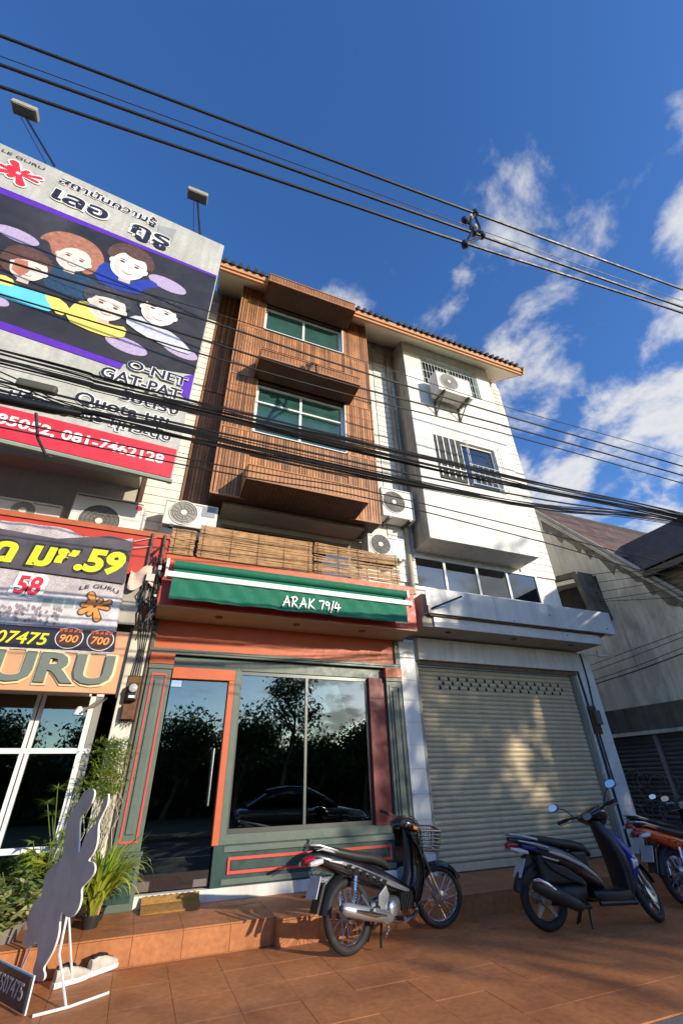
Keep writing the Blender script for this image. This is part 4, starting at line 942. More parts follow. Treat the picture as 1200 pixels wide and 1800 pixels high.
for p in ((3.42, -4.19, 9.10), (3.44, -4.19, 8.78)): MB().lathe([(.01, -.06), (.035, -.04), (.035, .04), (.01, .06)], p, 'z', 8).build('insulator', mat('porcelain', (.55, .52, .42), .3), sp)
MID = 'service wires strung across the upper floors'
wire('highest service wire passing over the wooden bay and the white bay', [(-1.98, -3.5, 5.40), (-.2, -3.5, 5.44), (1.34, -3.5, 5.39), (3.72, -3.5, 5.40), (7.25, -3.5, 5.50)], .011, MID, 1)
wire('service wire just below the highest one across the wooden bay', [(-1.9, -3.5, 5.13), (-.21, -3.5, 5.13), (1.33, -3.5, 5.10), (3.74, -3.5, 5.2), (7.11, -3.5, 5.28)], .011, MID, 1)
wire('third service wire down across the two bays', [(-1.84, -3.5, 4.95), (-.23, -3.5, 4.92), (1.33, -3.5, 4.94), (3.7, -3.5, 5.05), (6.99, -3.5, 5.10)], .008, MID, 1)
wire('thin grey wire crossing the cartoon students and the top of the wooden bay', [(-2.02, -3.5, 5.53), (-.19, -3.5, 5.60), (1.34, -3.5, 5.59), (3.74, -3.5, 5.58), (7.44, -3.5, 5.74)], .005, MID, 1)
wire('single wire running between the two thick cable bundles', [(-1.52, -3.5, 3.99), (-.27, -3.5, 3.98), (1.42, -3.5, 4.01), (2.25, -3.5, 4.03), (3.93, -3.5, 4.11), (6.44, -3.5, 4.30)], .010, MID, 1)
wire('upper thin wire below the cable bundles at the white bay', [(-.22, -3.5, 3.63), (1.41, -3.5, 3.69), (2.49, -3.5, 3.67), (3.77, -3.5, 3.63), (6.0, -3.5, 3.56)], .006, MID, 1)
wire('lower thin wire below the cable bundles at the white bay', [(-.21, -3.5, 3.56), (1.41, -3.5, 3.61), (3.72, -3.5, 3.5), (5.86, -3.5, 3.36)], .006, MID, 1)
def bundle(lab, P, n, rad, seed):
    t = thing('cable_bundle', lab, 'cables', P[len(P)//2], 'thick cable bundles in front of the facades'); rg = random.Random(seed)
    base = curve_pts(extend(P, 14, .3), 80)
    for i in range(n):
        a, q, f = rg.uniform(0, 6.28), rad*math.sqrt(rg.random()), rg.uniform(.12, .42); r = rg.choice((.004, .005, .006, .009))
        MB().tube([p+Vector((0, math.cos(a+p.x*f)*q, math.sin(a+p.x*f)*q*1.2-.03*(i == n-1)*math.sin(p.x*1.7))) for p in base], r, 5).build('strand', cable, t)
    return t
bundle('upper thick bundle of black cables across the whole row of shops', [(-1.6, -3.5, 4.23), (-.83, -3.5, 4.20), (.44, -3.5, 4.22), (2.29, -3.5, 4.24), (4.0, -3.5, 4.28), (6.48, -3.5, 4.39)], 13, .062, 1)
bundle('lower thick bundle of black cables across the wooden bay bottom', [(-1.48, -3.5, 3.87), (-.76, -3.5, 3.88), (.47, -3.5, 3.89), (2.24, -3.5, 3.91), (3.89, -3.5, 3.99), (6.41, -3.5, 4.27)], 11, .055, 2)
sc = thing('splice_closure', 'dark cable splice box hanging between the bundles at the left', 'cable box', (-1.25, -3.5, 3.9))
MB().box(-1.42, -1.14, -3.53, -3.47, 3.98, 4.06).build('cover', mat('splice_olive', (.07, .068, .05), .6, var=.2), sc, bev=.02)
MB().tube([(-1.62, -3.52, 3.82), (-1.50, -3.52, 3.81), (-1.10, -3.52, 3.82), (-.92, -3.52, 3.84)], [.015, .042, .042, .015], 12).build('body', blackm, sc)
MB().tube([(-1.30, -3.5, 3.95), (-1.28, -3.5, 3.85)], .01, 5).tube([(-1.21, -3.5, 3.76), (-1.14, -3.48, 3.55), (-1.05, -3.46, 3.42)], .012, 6).build('strap', blackm, sc)
cb_ = MB()
for i in range(5): cb_.tube(curve_pts([(-3.2, -3.5+.02*i, 4.45-.14*i), (-1.6, -3.5, 4.10-.06*i), (-1.05, -3.5, 3.92-.02*i), (-.3, -3.5, 3.90+.012*i), (.8, -3.5, 3.885+.006*i), (3.0, -3.5, 3.93)], 30), .006, 5)
cb_.build('loop', cable, sc)

for i, (P, lab) in enumerate((([(1.9, 5.9), (-.26, 5.3), (-1.03, 5.02), (-4, 4.2)], 'highest wire running along the concrete gable wall'), ([(.9, 5.4), (-.96, 4.92), (-1.76, 4.72), (-4, 4.2)], 'second wire down along the concrete gable wall'), ([(.9, 5.13), (-1.02, 4.72), (-1.7, 4.59), (-4, 4.1)], 'third wire down along the concrete gable wall'), ([(.9, 4.94), (-1.03, 4.53), (-1.63, 4.42), (-4, 4.0)], 'fourth wire down along the concrete gable wall'), ([(1.0, 5.0), (-1.13, 4.36), (-1.56, 4.25), (-4, 3.6)], 'fifth wire down along the concrete gable wall'), ([(1.2, 3.46), (0, 3.55), (-1.28, 3.64), (-4, 3.9)], 'upper wire of the lower set on the concrete gable wall'), ([(1.2, 3.33), (.05, 3.42), (-1.24, 3.54), (-4, 3.8)], 'second wire of the lower set on the concrete gable wall'), ([(1.2, 3.14), (-.14, 3.24), (-1.16, 3.36), (-4, 3.7)], 'third wire of the lower set on the concrete gable wall'), ([(1.2, 3.06), (.03, 3.14), (-1.12, 3.26), (-4, 3.6)], 'thick lowest wire across the concrete gable wall'))):
    o = MB().tube(curve_pts([(9.30, y_, z_) for y_, z_ in P], 24), .012 if i == 8 else .007, 5).build('wall_wire', cable); tag(o, lab, 'cable', 'wires along the concrete gable wall')
# ================================================================ motorbikes
rubber = mat('tyre_rubber', (.016, .016, .017), .75, var=.25, bump=.2, bs=120)
chrome = mat('chrome', (.72, .72, .73), .12, metal=1, var=.03)
silver = mat('silver_paint', (.42, .43, .45), .3, metal=.7, var=.06)
castal = mat('cast_aluminium', (.32, .32, .31), .42, metal=.8, var=.15, vs=20)
gloss_black = mat('gloss_black', (.010, .010, .014), .22, var=.1, coat=.6)
seatm = mat('seat_vinyl', (.018, .018, .019), .5, var=.2, bump=.15, bs=200)
darkm = mat('dark_engine', (.035, .035, .034), .5, metal=.4, var=.3, vs=20)
tailred = mat('tail_lens', (.30, .006, .008), .12, var=.05, coat=.5)
amber = mat('amber_lens', (.55, .20, .02), .15, coat=.5)
lens = mat('clear_lens', (.55, .56, .58), .08, var=.03, coat=.5)
mirr = mat('mirror_glass', (.30, .30, .36), .05, metal=1, var=0)
plate_m = mat('plate_paint', (.40, .44, .48), .4, var=.08)
blue_p = mat('blue_paint', (.008, .018, .22), .22, var=.08, coat=.6)
orange_p = mat('orange_plastic', (.58, .055, .010), .22, var=.1, coat=.6)
def xf(mb, M_): mb.v = [tuple(M_ @ Vector(p)) for p in mb.v]; return mb
def steerM(ang, hx, hz, rake=R(26)):
    ax = Vector((-math.sin(rake), 0, math.cos(rake))); c = Vector((hx, 0, hz))
    return Matrix.Translation(c) @ Matrix.Rotation(ang, 4, ax) @ Matrix.Translation(-c)
I4 = Matrix.Identity(4)
def wheel(root, cx, R0, rt, M_=I4, spoked=True, disc=False, w=.04):
    z = R0; Rm = R0-rt
    t = xf(MB().torus((cx, 0, z), Rm, rt, 'y', 44, 12, w/rt*.55+.35), M_).build('wheel', rubber, root)
    rim = MB().torus((cx, 0, z), Rm-rt*.72, .012, 'y', 44, 8, 1.6)
    xf(rim, M_).build('rim', chrome if spoked else castal, t)
    if not spoked: xf(MB().torus((cx, -.017, z), Rm-rt*.70, .005, 'y', 44, 6), M_).build('rim_stripe', silver, t)
    xf(MB().lathe([(.02, -.075), (.055, -.06), (.06, -.02), (.06, .02), (.055, .06), (.02, .075)], (cx, 0, z), 'y', 24), M_).build('hub', castal, t)
    s = MB(); Ri = Rm-rt*.85
    if spoked:
        for k in range(36):
            a = 2*math.pi*k/36; sgn = 1 if k % 2 else -1; b = a+(.42 if (k//2) % 2 else -.42)
            s.tube([(cx+.052*math.cos(b), sgn*.045, z+.052*math.sin(b)), (cx+Ri*math.cos(a), sgn*.004, z+Ri*math.sin(a))], .0019, 4, cap=False)
        xf(s, M_).build('spokes', steel, t, kind='stuff')
    else:
        for k in range(5):
            a = 2*math.pi*k/5+.3; d = (math.cos(a), math.sin(a)); q = (-d[1], d[0])
            pts = [(.05, .026), (Ri+.004, .013), (Ri+.004, -.013), (.05, -.026)]
            s.prism([(cx+d[0]*u+q[0]*v, z+d[1]*u+q[1]*v) for u, v in pts], 'y', -.016, .016)
        xf(s, M_).build('spokes', castal, t)
    if disc: xf(MB().lathe([(.05, -.062), (.095, -.060), (.095, -.056), (.05, -.056)], (cx, 0, z), 'y', 28), M_).build('brake_disc', steel, t)
    return t
def arc_fender(cx, cz, Rr, a0, a1, w, n=14, drop=.035):
    """mudguard: curved shell over a wheel, with rolled sides"""
    def fn(u, v):
        a = R(a0+(a1-a0)*v); s = u*2-1; rr = Rr-drop*abs(s)**2.4
        return (cx+rr*math.cos(a), s*w, cz+rr*math.sin(a))
    b = MB().grid(fn, 8, n)
    b.grid(lambda u, v: (lambda p: (p[0]+(cx-p[0])*.018, p[1]*.98, p[2]+(cz-p[2])*.018))(fn(1-u, v)), 8, n)
    return b
def bike_root(lab, pos, head, lean, grp='motorbikes parked in front of the shops'):
    t = thing('motorcycle', lab, 'motorbike', (pos[0], pos[1], 0), grp); t.rotation_euler = (R(-lean), 0, head); ORIG[t.name] = (0, 0, 0); return t
def underbone(lab, pos, head, lean, steer, paint, stripe, basket=True, mirrors=True):
    t = bike_root(lab, pos, head, lean); S = steerM(steer, .98, .62); WB = 1.20
    wheel(t, 0, .268, .036, spoked=True); wheel(t, WB, .268, .033, S, spoked=True, disc=False)
    # body, seat
    MB().loft([(-.43, 0, .735, .028, .022), (-.34, 0, .712, .075, .055), (-.18, 0, .665, .10, .068), (.02, 0, .600, .112, .080), (.22, 0, .540, .112, .088), (.42, 0, .475, .092, .085), (.58, 0, .425, .075, .068), (.74, 0, .365, .066, .050), (.83, 0, .34, .055, .04)], 18, 2.8).build('body', paint, t)
    for s in (-1, 1):
        pts = [(-.26, .692), (-.10, .668), (.08, .614), (.30, .530), (.52, .450), (.74, .374), (.73, .342), (.50, .412), (.30, .488), (.10, .570), (-.12, .644), (-.25, .676)]
        b = MB().prism(pts if s < 0 else pts[::-1], 'y', s*.06, s*.123)
        # follow the taper of the body
        b.v = [(x, y*(1.0 if x < .35 else max(.62, 1-(x-.35)*.95))*(1 if x > -.05 else max(.75, 1+(x+.05)*.9)), z) for x, y, z in b.v]
        b.build('side_stripe', stripe, t, bev=.006)
        MB().prism([(-.40, .768), (-.30, .788), (-.16, .745), (-.02, .702), (-.02, .694), (-.18, .732), (-.32, .768)], 'y', s*.075, s*.102).build('tail_cowl', stripe, t, bev=.006)
        d = MB()
        for k in range(6): d.prism([(-.06+k*.085, .640-k*.031), (.0+k*.085, .632-k*.031), (-.03+k*.085, .598-k*.031), (-.08+k*.085, .610-k*.031)], 'y', s*.117, s*.1245)
        d.v = [(x, y*(1.0 if x < .35 else max(.62, 1-(x-.35)*.95)), z) for x, y, z in d.v]
        d.build('decal', paint, t)
    MB().loft([(-.38, 0, .790, .05, .016), (-.28, 0, .775, .092, .030), (-.12, 0, .735, .115, .042), (.08, 0, .690, .122, .045), (.28, 0, .660, .108, .045), (.42, 0, .625, .085, .045), (.52, 0, .570, .055, .030)], 16, 2.6).build('seat', seatm, t)
    MB().tube([(-.10, -.10, .735), (-.34, -.09, .805), (-.42, -.05, .815), (-.42, .05, .815), (-.34, .09, .805), (-.10, .10, .735)], .011, 8).build('grab_rail', silver, t)
    tlm = MB().loft([(-.475, 0, .690, .035, .028), (-.44, 0, .700, .055, .038), (-.38, 0, .700, .07, .040)], 12, 2.6).build('tail_light', tailred, t)
    for s in (-1, 1): MB().loft([(-.46, s*.085, .675, .018, .016), (-.40, s*.098, .682, .026, .026), (-.33, s*.10, .69, .02, .02)], 10, 2.2).build('turn_signal', lens, t)
    xf(arc_fender(0, .268, .325, 40, 172, .062), I4).build('rear_fender', blackm, t)
    MB().prism([(-.30, .52), (-.27, .53), (-.36, .33), (-.385, .33)], 'y', -.06, .06).build('mud_flap', blackm, t)
    MB().prism([(-.345, .58), (-.335, .58), (-.395, .43), (-.405, .43)], 'y', -.085, .085).build('number_plate', plate_m, t)
    # running gear
    for s in (-1, 1):
        MB().tube([(.36, s*.085, .29), (0, s*.085, .265), (-.06, s*.085, .262)], .018, 8).build('swing_arm', darkm, t)
        MB().tube([(.045, s*.105, .545), (.02, s*.105, .44)], .021, 10).tube([(.02, s*.105, .44), (-.005, s*.105, .28)], .013, 8).build('shock_absorber', chrome, t)
        sp_ = MB(); pts = []
        for k in range(60): a = k*.9; u = k/59; pts.append((.042-.03*u+.026*math.cos(a), s*.105+.026*math.sin(a), .52-.16*u))
        sp_.tube(pts, .004, 5).build('spring', chrome, t)
    MB().prism([(-.06, .285), (.36, .33), (.40, .29), (.36, .24), (-.06, .235)], 'y', .055, .085).build('chain_case', blackm, t, bev=.01)
    MB().loft([(.24, 0, .285, .06, .05), (.32, 0, .275, .10, .085), (.48, 0, .265, .105, .09), (.58, 0, .27, .08, .07), (.62, 0, .275, .05, .05)], 14, 3.2).build('crankcase', castal, t)
    cyl = MB().loft([(.58, 0, .285, .055, .05), (.80, 0, .305, .05, .045)], 12, 3.5).build('cylinder', darkm, t)
    fn = MB()
    for k in range(8): x = .61+k*.021; fn.box(x, x+.006, -.085, .085, .225, .36)
    fn.build('cooling_fins', darkm, cyl)
    MB().lathe([(0, -.128), (.05, -.128), (.062, -.118), (.066, -.10)], (.46, 0, .262), 'y', 22).build('engine_cover', silver, t)
    MB().lathe([(0, -.120), (.035, -.12), (.045, -.10)], (.33, 0, .30), 'y', 18).build('clutch_cover', castal, t)
    MB().prism([(.30, .38), (.40, .44), (.43, .36), (.38, .30), (.28, .30)], 'y', -.118, -.09).build('heel_plate', silver, t, bev=.006)
    ex = MB().tube([(.80, -.05, .26), (.82, -.07, .20), (.70, -.10, .165), (.50, -.125, .17), (.36, -.14, .205)], .017, 8).build('exhaust_pipe', chrome, t)
    MB().tube([(.40, -.14, .200), (.36, -.145, .215), (.10, -.155, .275), (-.16, -.165, .338), (-.19, -.166, .345)], [.025, .047, .052, .050, .030], 18).build('muffler', silver, t)
    MB().tube([(.30, -.195, .235), (.16, -.208, .262), (-.06, -.216, .315)], [.008, .019, .012], 8).build('heat_shield', chrome, t)
    MB().tube([(-.18, -.166, .343), (-.205, -.167, .349)], .018, 12).build('muffler_tip', darkm, t)
    for s in (-1, 1):
        MB().tube([(.50, s*.06, .20), (.50, s*.21, .19)], .009, 6).tube([(.50, s*.13, .19), (.50, s*.225, .19)], .017, 8).build('foot_peg', rubber, t)
        MB().tube([(.10, s*.10, .40), (.12, s*.19, .30), (.12, s*.25, .30)], .011, 8).build('pillion_peg', castal, t)
    MB().tube([(.36, -.10, .24), (.34, -.16, .13), (.26, -.20, .10)], .009, 6).build('kick_lever', chrome, t)
    MB().tube([(.34, -.06, .17), (.26, -.12, .025)], .012, 6).tube([(.34, .06, .17), (.26, .12, .025)], .012, 6).pieces('centre_stand', blackm, t)
    MB().tube([(.40, .10, .19), (.36, .21, .0)], .011, 6).build('side_stand', blackm, t)
    MB().tube([(.42, -.115, .185), (.60, -.13, .155), (.63, -.15, .17)], .008, 6).build('brake_pedal', castal, t)
    # leg shield and tunnel
    prof = [(.845, .205), (.90, .30), (.945, .42), (.965, .55), (.955, .68), (.915, .80), (.86, .87)]; wid = [.10, .165, .19, .195, .175, .12, .075]
    def shield(u, v, o=0):
        i = v*6; k = min(5, int(i)); f_ = i-k; x = prof[k][0]*(1-f_)+prof[k+1][0]*f_; z = prof[k][1]*(1-f_)+prof[k+1][1]*f_; wv = wid[k]*(1-f_)+wid[k+1]*f_; s = u*2-1
        return (x-.10*abs(s)**2.2+.02*(1-abs(s))-o, s*wv, z)
    MB().grid(shield, 12, 18).grid(lambda u, v: shield(1-u, v, .016), 12, 18).build('leg_shield', paint, t)
    for s in (-1, 1): MB().grid(lambda u, v: (lambda p: (p[0]+.004, p[1]*1.012, p[2]))(shield(.5+s*(.27+.20*u), .10+v*.55)), 4, 10).build('shield_stripe', stripe, t)
    MB().tube([(.74, 0, .37), (.82, 0, .48), (.86, 0, .66), (.86, 0, .86)], [.06, .055, .05, .045], 12).build('steering_tunnel', blackm, t)
    # steering assembly
    for s in (-1, 1):
        xf(MB().tube([(1.005, s*.075, .66), (1.09, s*.075, .49)], .021, 10), S).build('fork_upper', blackm, t)
        xf(MB().tube([(1.085, s*.075, .50), (WB, s*.072, .262)], .016, 10), S).build('fork_leg', chrome, t)
    xf(arc_fender(WB, .268, .300, 32, 160, .055), S).build('front_fender', paint, t)
    xf(MB().loft([(.70, 0, .905, .055, .03), (.76, 0, .925, .13, .045), (.84, 0, .925, .145, .062), (.92, 0, .90, .115, .068), (.975, 0, .875, .075, .055)], 16, 2.4), S).build('handlebar_cowl', paint, t)
    xf(MB().lathe([(.0, .992), (.05, .988), (.07, .965)], (0, 0, .872), 'x', 18), S).build('headlight', lens, t)
    for s in (-1, 1):
        xf(MB().tube([(.82, s*.10, .945), (.77, s*.20, .965), (.70, s*.33, .975)], .011, 8), S).build('handlebar', chrome, t)
        xf(MB().tube([(.755, s*.225, .968), (.695, s*.345, .976)], .017, 10), S).build('grip', rubber, t)
        xf(MB().tube([(.80, s*.19, .955), (.79, s*.25, .955), (.745, s*.345, .955)], .006, 6), S).build('brake_lever', silver, t)
        if mirrors:
            xf(MB().tube([(.80, s*.20, .97), (.80, s*.27, 1.05), (.79, s*.33, 1.09)], .005, 6), S).build('mirror_stem', blackm, t)
            mo = xf(MB().loft([(.775, s*.36, 1.10, .055, .035), (.795, s*.36, 1.10, .058, .038), (.81, s*.36, 1.10, .035, .022)], 14, 2.6), S).build('mirror', blackm, t)
            xf(MB().loft([(.7735, s*.36, 1.10, .050, .030), (.7745, s*.36, 1.10, .050, .030)], 14, 2.6), S).build('mirror_glass', mirr, mo)
        xf(MB().loft([(.90, s*.13, .895, .025, .018), (.945, s*.12, .885, .022, .018)], 10, 2.4), S).build('front_signal', amber, t)
    if basket:
        g = MB(); x0, x1, y0, z0, z1 = .99, 1.22, .135, .665, .865
        def ring(z, k, r): 
            a = .025*(1-k); g.tube([(x0+a, -y0+a, z), (x1-a, -y0+a, z-.015), (x1-a, y0-a, z-.015), (x0+a, y0-a, z)], r, 5, closed=True)
        for i in range(7): ring(z0+(z1-z0)*i/6, i/6, .004 if i < 6 else .008)
        for i in range(9):
            u = i/8
            for yy in (-y0, y0): g.tube([(x0+.025+(x1-x0-.05)*u, yy*.82, z0), (x0+(x1-x0)*u, yy, z1-.015*u)], .003, 4)
        for i in range(1, 10):
            v = -1+i*.2
            for xx in (x0, x1): g.tube([(xx+(.025 if xx == x0 else -.025), v*y0*.82, z0), (xx, v*y0, z1-(.015 if xx == x1 else 0))], .003, 4)
        for i in range(6): g.tube([(x0+.02, -y0*.8+i*y0*.32, z0), (x1-.02, -y0*.8+i*y0*.32, z0-.012)], .003, 4)
        xf(g, S).build('basket', blackm, t)
        xf(MB().tube([(.93, 0, .86), (1.0, 0, .84), (1.0, 0, .68)], .009, 6).tube([(1.0, -.06, .665), (1.08, -.075, .52)], .006, 5).tube([(1.0, .06, .665), (1.08, .075, .52)], .006, 5), S).build('basket_stay', blackm, t)
    for k in range(3):
        xf(MB().tube(curve_pts([(.84, -.05-.02*k, .95), (.93, -.07-.01*k, .98-.02*k), (1.01, -.05, .86), (.99, -.04, .64)], 16), .004, 5), S).build('control_cable', cable, t)
    return t
def scooter(lab, pos, head, lean, steer, paint, accent):
    t = bike_root(lab, pos, head, lean); S = steerM(steer, .95, .66); WB = 1.215
    wheel(t, 0, .248, .042, spoked=False, w=.05); wheel(t, WB, .243, .036, S, spoked=False, disc=True, w=.042)
    MB().loft([(-.26, 0, .745, .030, .020), (-.16, 0, .715, .085, .055), (.0, 0, .665, .125, .075), (.18, 0, .605, .145, .090), (.34, 0, .540, .152, .105), (.47, 0, .465, .148, .11), (.57, 0, .395, .135, .09), (.64, 0, .335, .125, .055)], 20, 3.0).build('body', paint, t)
    for s in (-1, 1):
        for (pts, m, y1) in (([(-.22, .742), (-.05, .715), (.12, .668), (.12, .652), (-.06, .694), (-.20, .725)], silver, .142), ([(.10, .640), (.30, .585), (.47, .505), (.58, .415), (.56, .405), (.44, .488), (.28, .560), (.10, .618)], silver, .160), ([(.02, .60), (.20, .555), (.18, .54), (.02, .585)], silver, .150), ([(-.18, .70), (-.02, .668), (-.02, .64), (-.14, .665)], accent, .132)):
            MB().prism(pts if s < 0 else pts[::-1], 'y', s*.07, s*y1).build('side_stripe', m, t, bev=.006)
        MB().prism([(.03, .56), (.26, .50), (.42, .40), (.46, .33), (.30, .38), (.10, .48)], 'y', s*.09, s*.13).build('lower_panel', blackm, t, bev=.012)
    MB().loft([(-.10, 0, .752, .06, .018), (.0, 0, .742, .105, .034), (.16, 0, .716, .130, .042), (.30, 0, .690, .132, .042), (.44, 0, .672, .122, .045), (.56, 0, .640, .095, .045), (.63, 0, .590, .06, .03)], 18, 2.7).build('seat', seatm, t)
    B(-.02, .56, -.105, .105, .36, .62).build('under_seat_box', blackm, t, bev=.03)
    MB().tube([(.02, -.11, .735), (-.16, -.10, .775), (-.25, -.05, .790), (-.25, .05, .790), (-.16, .10, .775), (.02, .11, .735)], .013, 8).build('grab_rail', silver, t)
    MB().loft([(-.295, 0, .690, .03, .022), (-.26, 0, .700, .065, .035), (-.20, 0, .690, .085, .035)], 12, 2.8).build('tail_light', tailred, t)
    for s in (-1, 1): MB().loft([(-.28, s*.07, .665, .016, .014), (-.20, s*.10, .650, .022, .022), (-.12, s*.115, .63, .014, .016)], 10, 2.3).build('turn_signal', lens, t)
    MB().prism([(-.12, .60), (-.06, .62), (-.05, .50), (-.25, .30), (-.28, .31)], 'y', -.05, .05).build('plate_holder', blackm, t, bev=.008)
    MB().prism([(-.155, .575), (-.145, .58), (-.235, .435), (-.245, .43)], 'y', -.085, .085).build('number_plate', plate_m, t)
    xf(arc_fender(0, .248, .315, 60, 165, .07), I4).build('rear_fender', blackm, t)
    MB().loft([(-.02, .03, .26, .06, .06), (.12, .03, .27, .09, .085), (.34, .02, .27, .11, .10), (.46, .01, .30, .09, .08)], 14, 3).build('engine', darkm, t)
    MB().prism([(-.08, .30), (.40, .36), (.46, .28), (.36, .19), (-.06, .20)], 'y', .09, .15).build('belt_cover', castal, t, bev=.02)
    for s in (1,): MB().tube([(.10, s*.14, .52), (.02, s*.14, .27)], .024, 10).build('shock_absorber', chrome, t)
    MB().tube([(.38, -.10, .22), (.40, -.16, .18), (.28, -.18, .19), (.24, -.185, .205)], .017, 8).build('exhaust_pipe', darkm, t)
    MB().tube([(.30, -.175, .185), (.26, -.18, .205), (.12, -.19, .265), (-.10, -.20, .355), (-.17, -.20, .382), (-.18, -.20, .385)], [.03, .055, .066, .064, .05, .03], 20).build('muffler', mat('matt_black', (.018, .018, .018), .55), t)
    hs_ = [(.02, -.245, .335), (-.06, -.252, .385), (-.14, -.252, .42), (-.19, -.235, .415)]
    MB().tube(hs_, [.010, .018, .018, .008], 8).build('heat_shield', chrome, t)
    MB().loft([(.50, 0, .27, .14, .035), (.58, 0, .255, .165, .055), (.78, 0, .245, .165, .055), (.94, 0, .25, .14, .06)], 16, 4).build('floorboard', blackm, t)
    for s in (-1, 1): MB().tube([(.52, s*.155, .20), (.94, s*.145, .19)], .022, 8).build('side_rail', blackm, t)
    MB().tube([(.44, -.06, .18), (.38, -.13, .02)], .012, 6).tube([(.44, .06, .18), (.38, .13, .02)], .012, 6).pieces('centre_stand', blackm, t)
    MB().tube([(.50, .14, .18), (.47, .24, .0)], .011, 6).build('side_stand', blackm, t)
    # apron: stacked rings up to the neck
    def stack(secs, n=18, e=2.6):
        b = MB(); vs = []
        for x, z, rx, ry in secs:
            for k in range(n):
                a = 2*math.pi*k/n; c, s_ = math.cos(a), math.sin(a); vs.append((x+rx*math.copysign(abs(c)**(2/e), c), ry*math.copysign(abs(s_)**(2/e), s_), z))
        b.add(vs, [(i*n+k, i*n+(k+1) % n, (i+1)*n+(k+1) % n, (i+1)*n+k) for i in range(len(secs)-1) for k in range(n)], True)
        b.add(vs[:n], [tuple(range(n-1, -1, -1))]); b.add(vs[-n:], [tuple(range(n))]); return b
    stack([(.925, .20, .04, .13), (.945, .30, .05, .155), (.955, .44, .06, .17), (.94, .58, .065, .165), (.90, .70, .062, .14), (.855, .80, .055, .10), (.83, .87, .045, .07)]).build('leg_shield', blackm, t)
    stack([(1.02, .32, .035, .10), (1.055, .42, .06, .135), (1.065, .50, .085, .15), (1.045, .58, .085, .15), (.995, .68, .06, .125), (.945, .76, .04, .09), (.91, .81, .02, .05)]).build('front_cover', accent, t)
    for s in (-1, 1): MB().loft([(1.03, s*.135, .50, .02, .05), (1.09, s*.12, .505, .03, .045), (1.14, s*.08, .505, .03, .03)], 10, 2.5).build('front_signal', lens, t)
    # steering assembly
    for s in (-1, 1): xf(MB().tube([(1.0, s*.07, .60), (1.10, s*.072, .46), (WB-.005, s*.07, .243)], [.02, .02, .017], 10), S).build('fork_leg', castal, t)
    xf(arc_fender(WB, .243, .288, 15, 168, .058), S).build('front_fender', blackm, t)
    xf(MB().loft([(.69, 0, .905, .05, .03), (.75, 0, .925, .15, .05), (.83, 0, .93, .17, .072), (.91, 0, .91, .14, .075), (.97, 0, .885, .08, .06)], 18, 2.4), S).build('handlebar_cowl', gloss_black, t)
    xf(MB().lathe([(.0, .985), (.06, .980), (.08, .955)], (0, 0, .885), 'x', 18), S).build('headlight', lens, t)
    for s in (-1, 1):
        xf(MB().tube([(.81, s*.13, .945), (.755, s*.235, .955), (.70, s*.36, .945)], .011, 8), S).build('handlebar', blackm, t)
        xf(MB().tube([(.745, s*.255, .953), (.695, s*.37, .944)], .018, 10), S).build('grip', rubber, t)
        xf(MB().tube([(.80, s*.21, .94), (.785, s*.27, .93), (.735, s*.37, .925)], .006, 6), S).build('brake_lever', silver, t)
        xf(MB().tube([(.80, s*.20, .97), (.81, s*.27, 1.06), (.80, s*.34, 1.10)], .0055, 6), S).build('mirror_stem', blackm, t)
        mo = xf(MB().loft([(.775, s*.385, 1.115, .062, .04), (.795, s*.385, 1.115, .066, .043), (.82, s*.385, 1.115, .036, .022)], 14, 2.4), S).build('mirror', accent, t)
        xf(MB().loft([(.7735, s*.385, 1.115, .056, .035), (.7745, s*.385, 1.115, .056, .035)], 14, 2.4), S).build('mirror_glass', mirr, mo)
    for k in range(2): xf(MB().tube(curve_pts([(.80, -.08-.03*k, .97), (.90, -.10, 1.0-.02*k), (.97, -.06, .93), (.95, -.04, .84)], 14), .004, 5), S).build('control_cable', cable, t)
    return t
underbone('black motorbike with silver stripes, wire wheels and a front basket', (2.03, -1.65), math.atan2(.31, 1.15), 5, R(-26), gloss_black, silver, mirrors=False)
scooter('black and blue scooter with a cast rear wheel in front of the shutter', (4.08, -1.91), math.atan2(-.26, 1.18), 4, R(36), gloss_black, blue_p)
underbone('bright orange motorbike cut off by the right edge', (6.15, -1.93), R(-4), 5, R(20), orange_p, mat('orange_fade', (.70, .20, .03), .25, coat=.5), basket=False)
underbone('dark motorbike parked behind the orange one beside the right column', (7.0, -1.15), R(-2), 5, R(25), gloss_black, mat('graphite', (.10, .10, .11), .3, metal=.5), basket=True)
# ================================================================ things on the step and the terrace
dm = thing('door_mat', 'brown coir door mat lying against the white sill of the glass door', 'mat', (.57, -.12, .2))
MB().grid(lambda u, v: (.27+u*.60, -.34+v*.26+.02*u, .212+.035*math.sin(min(1, v*1.6)*1.57)+.006*math.sin(u*60)*math.sin(v*30)+(.06 if v > .9 else 0)), 60, 12).box(.27, .87, -.33, -.08, .2005, .215).build('pile', mat('coir', (.36, .19, .05), .95, var=.35, vs=25, bump=1, bs=150), dm)
leafb = thing('dead_leaf', 'dry leaf lying on the step under the window', 'leaf', (2.0, -.35, .2))
MB().grid(lambda u, v: (1.95+u*.10, -.40+v*.05*math.sin(u*3.1)+.02*u, .204+.02*math.sin(u*3)*abs(v-.5)), 8, 4).build('blade', mat('dry_leaf', (.06, .03, .02), .8), leafb)

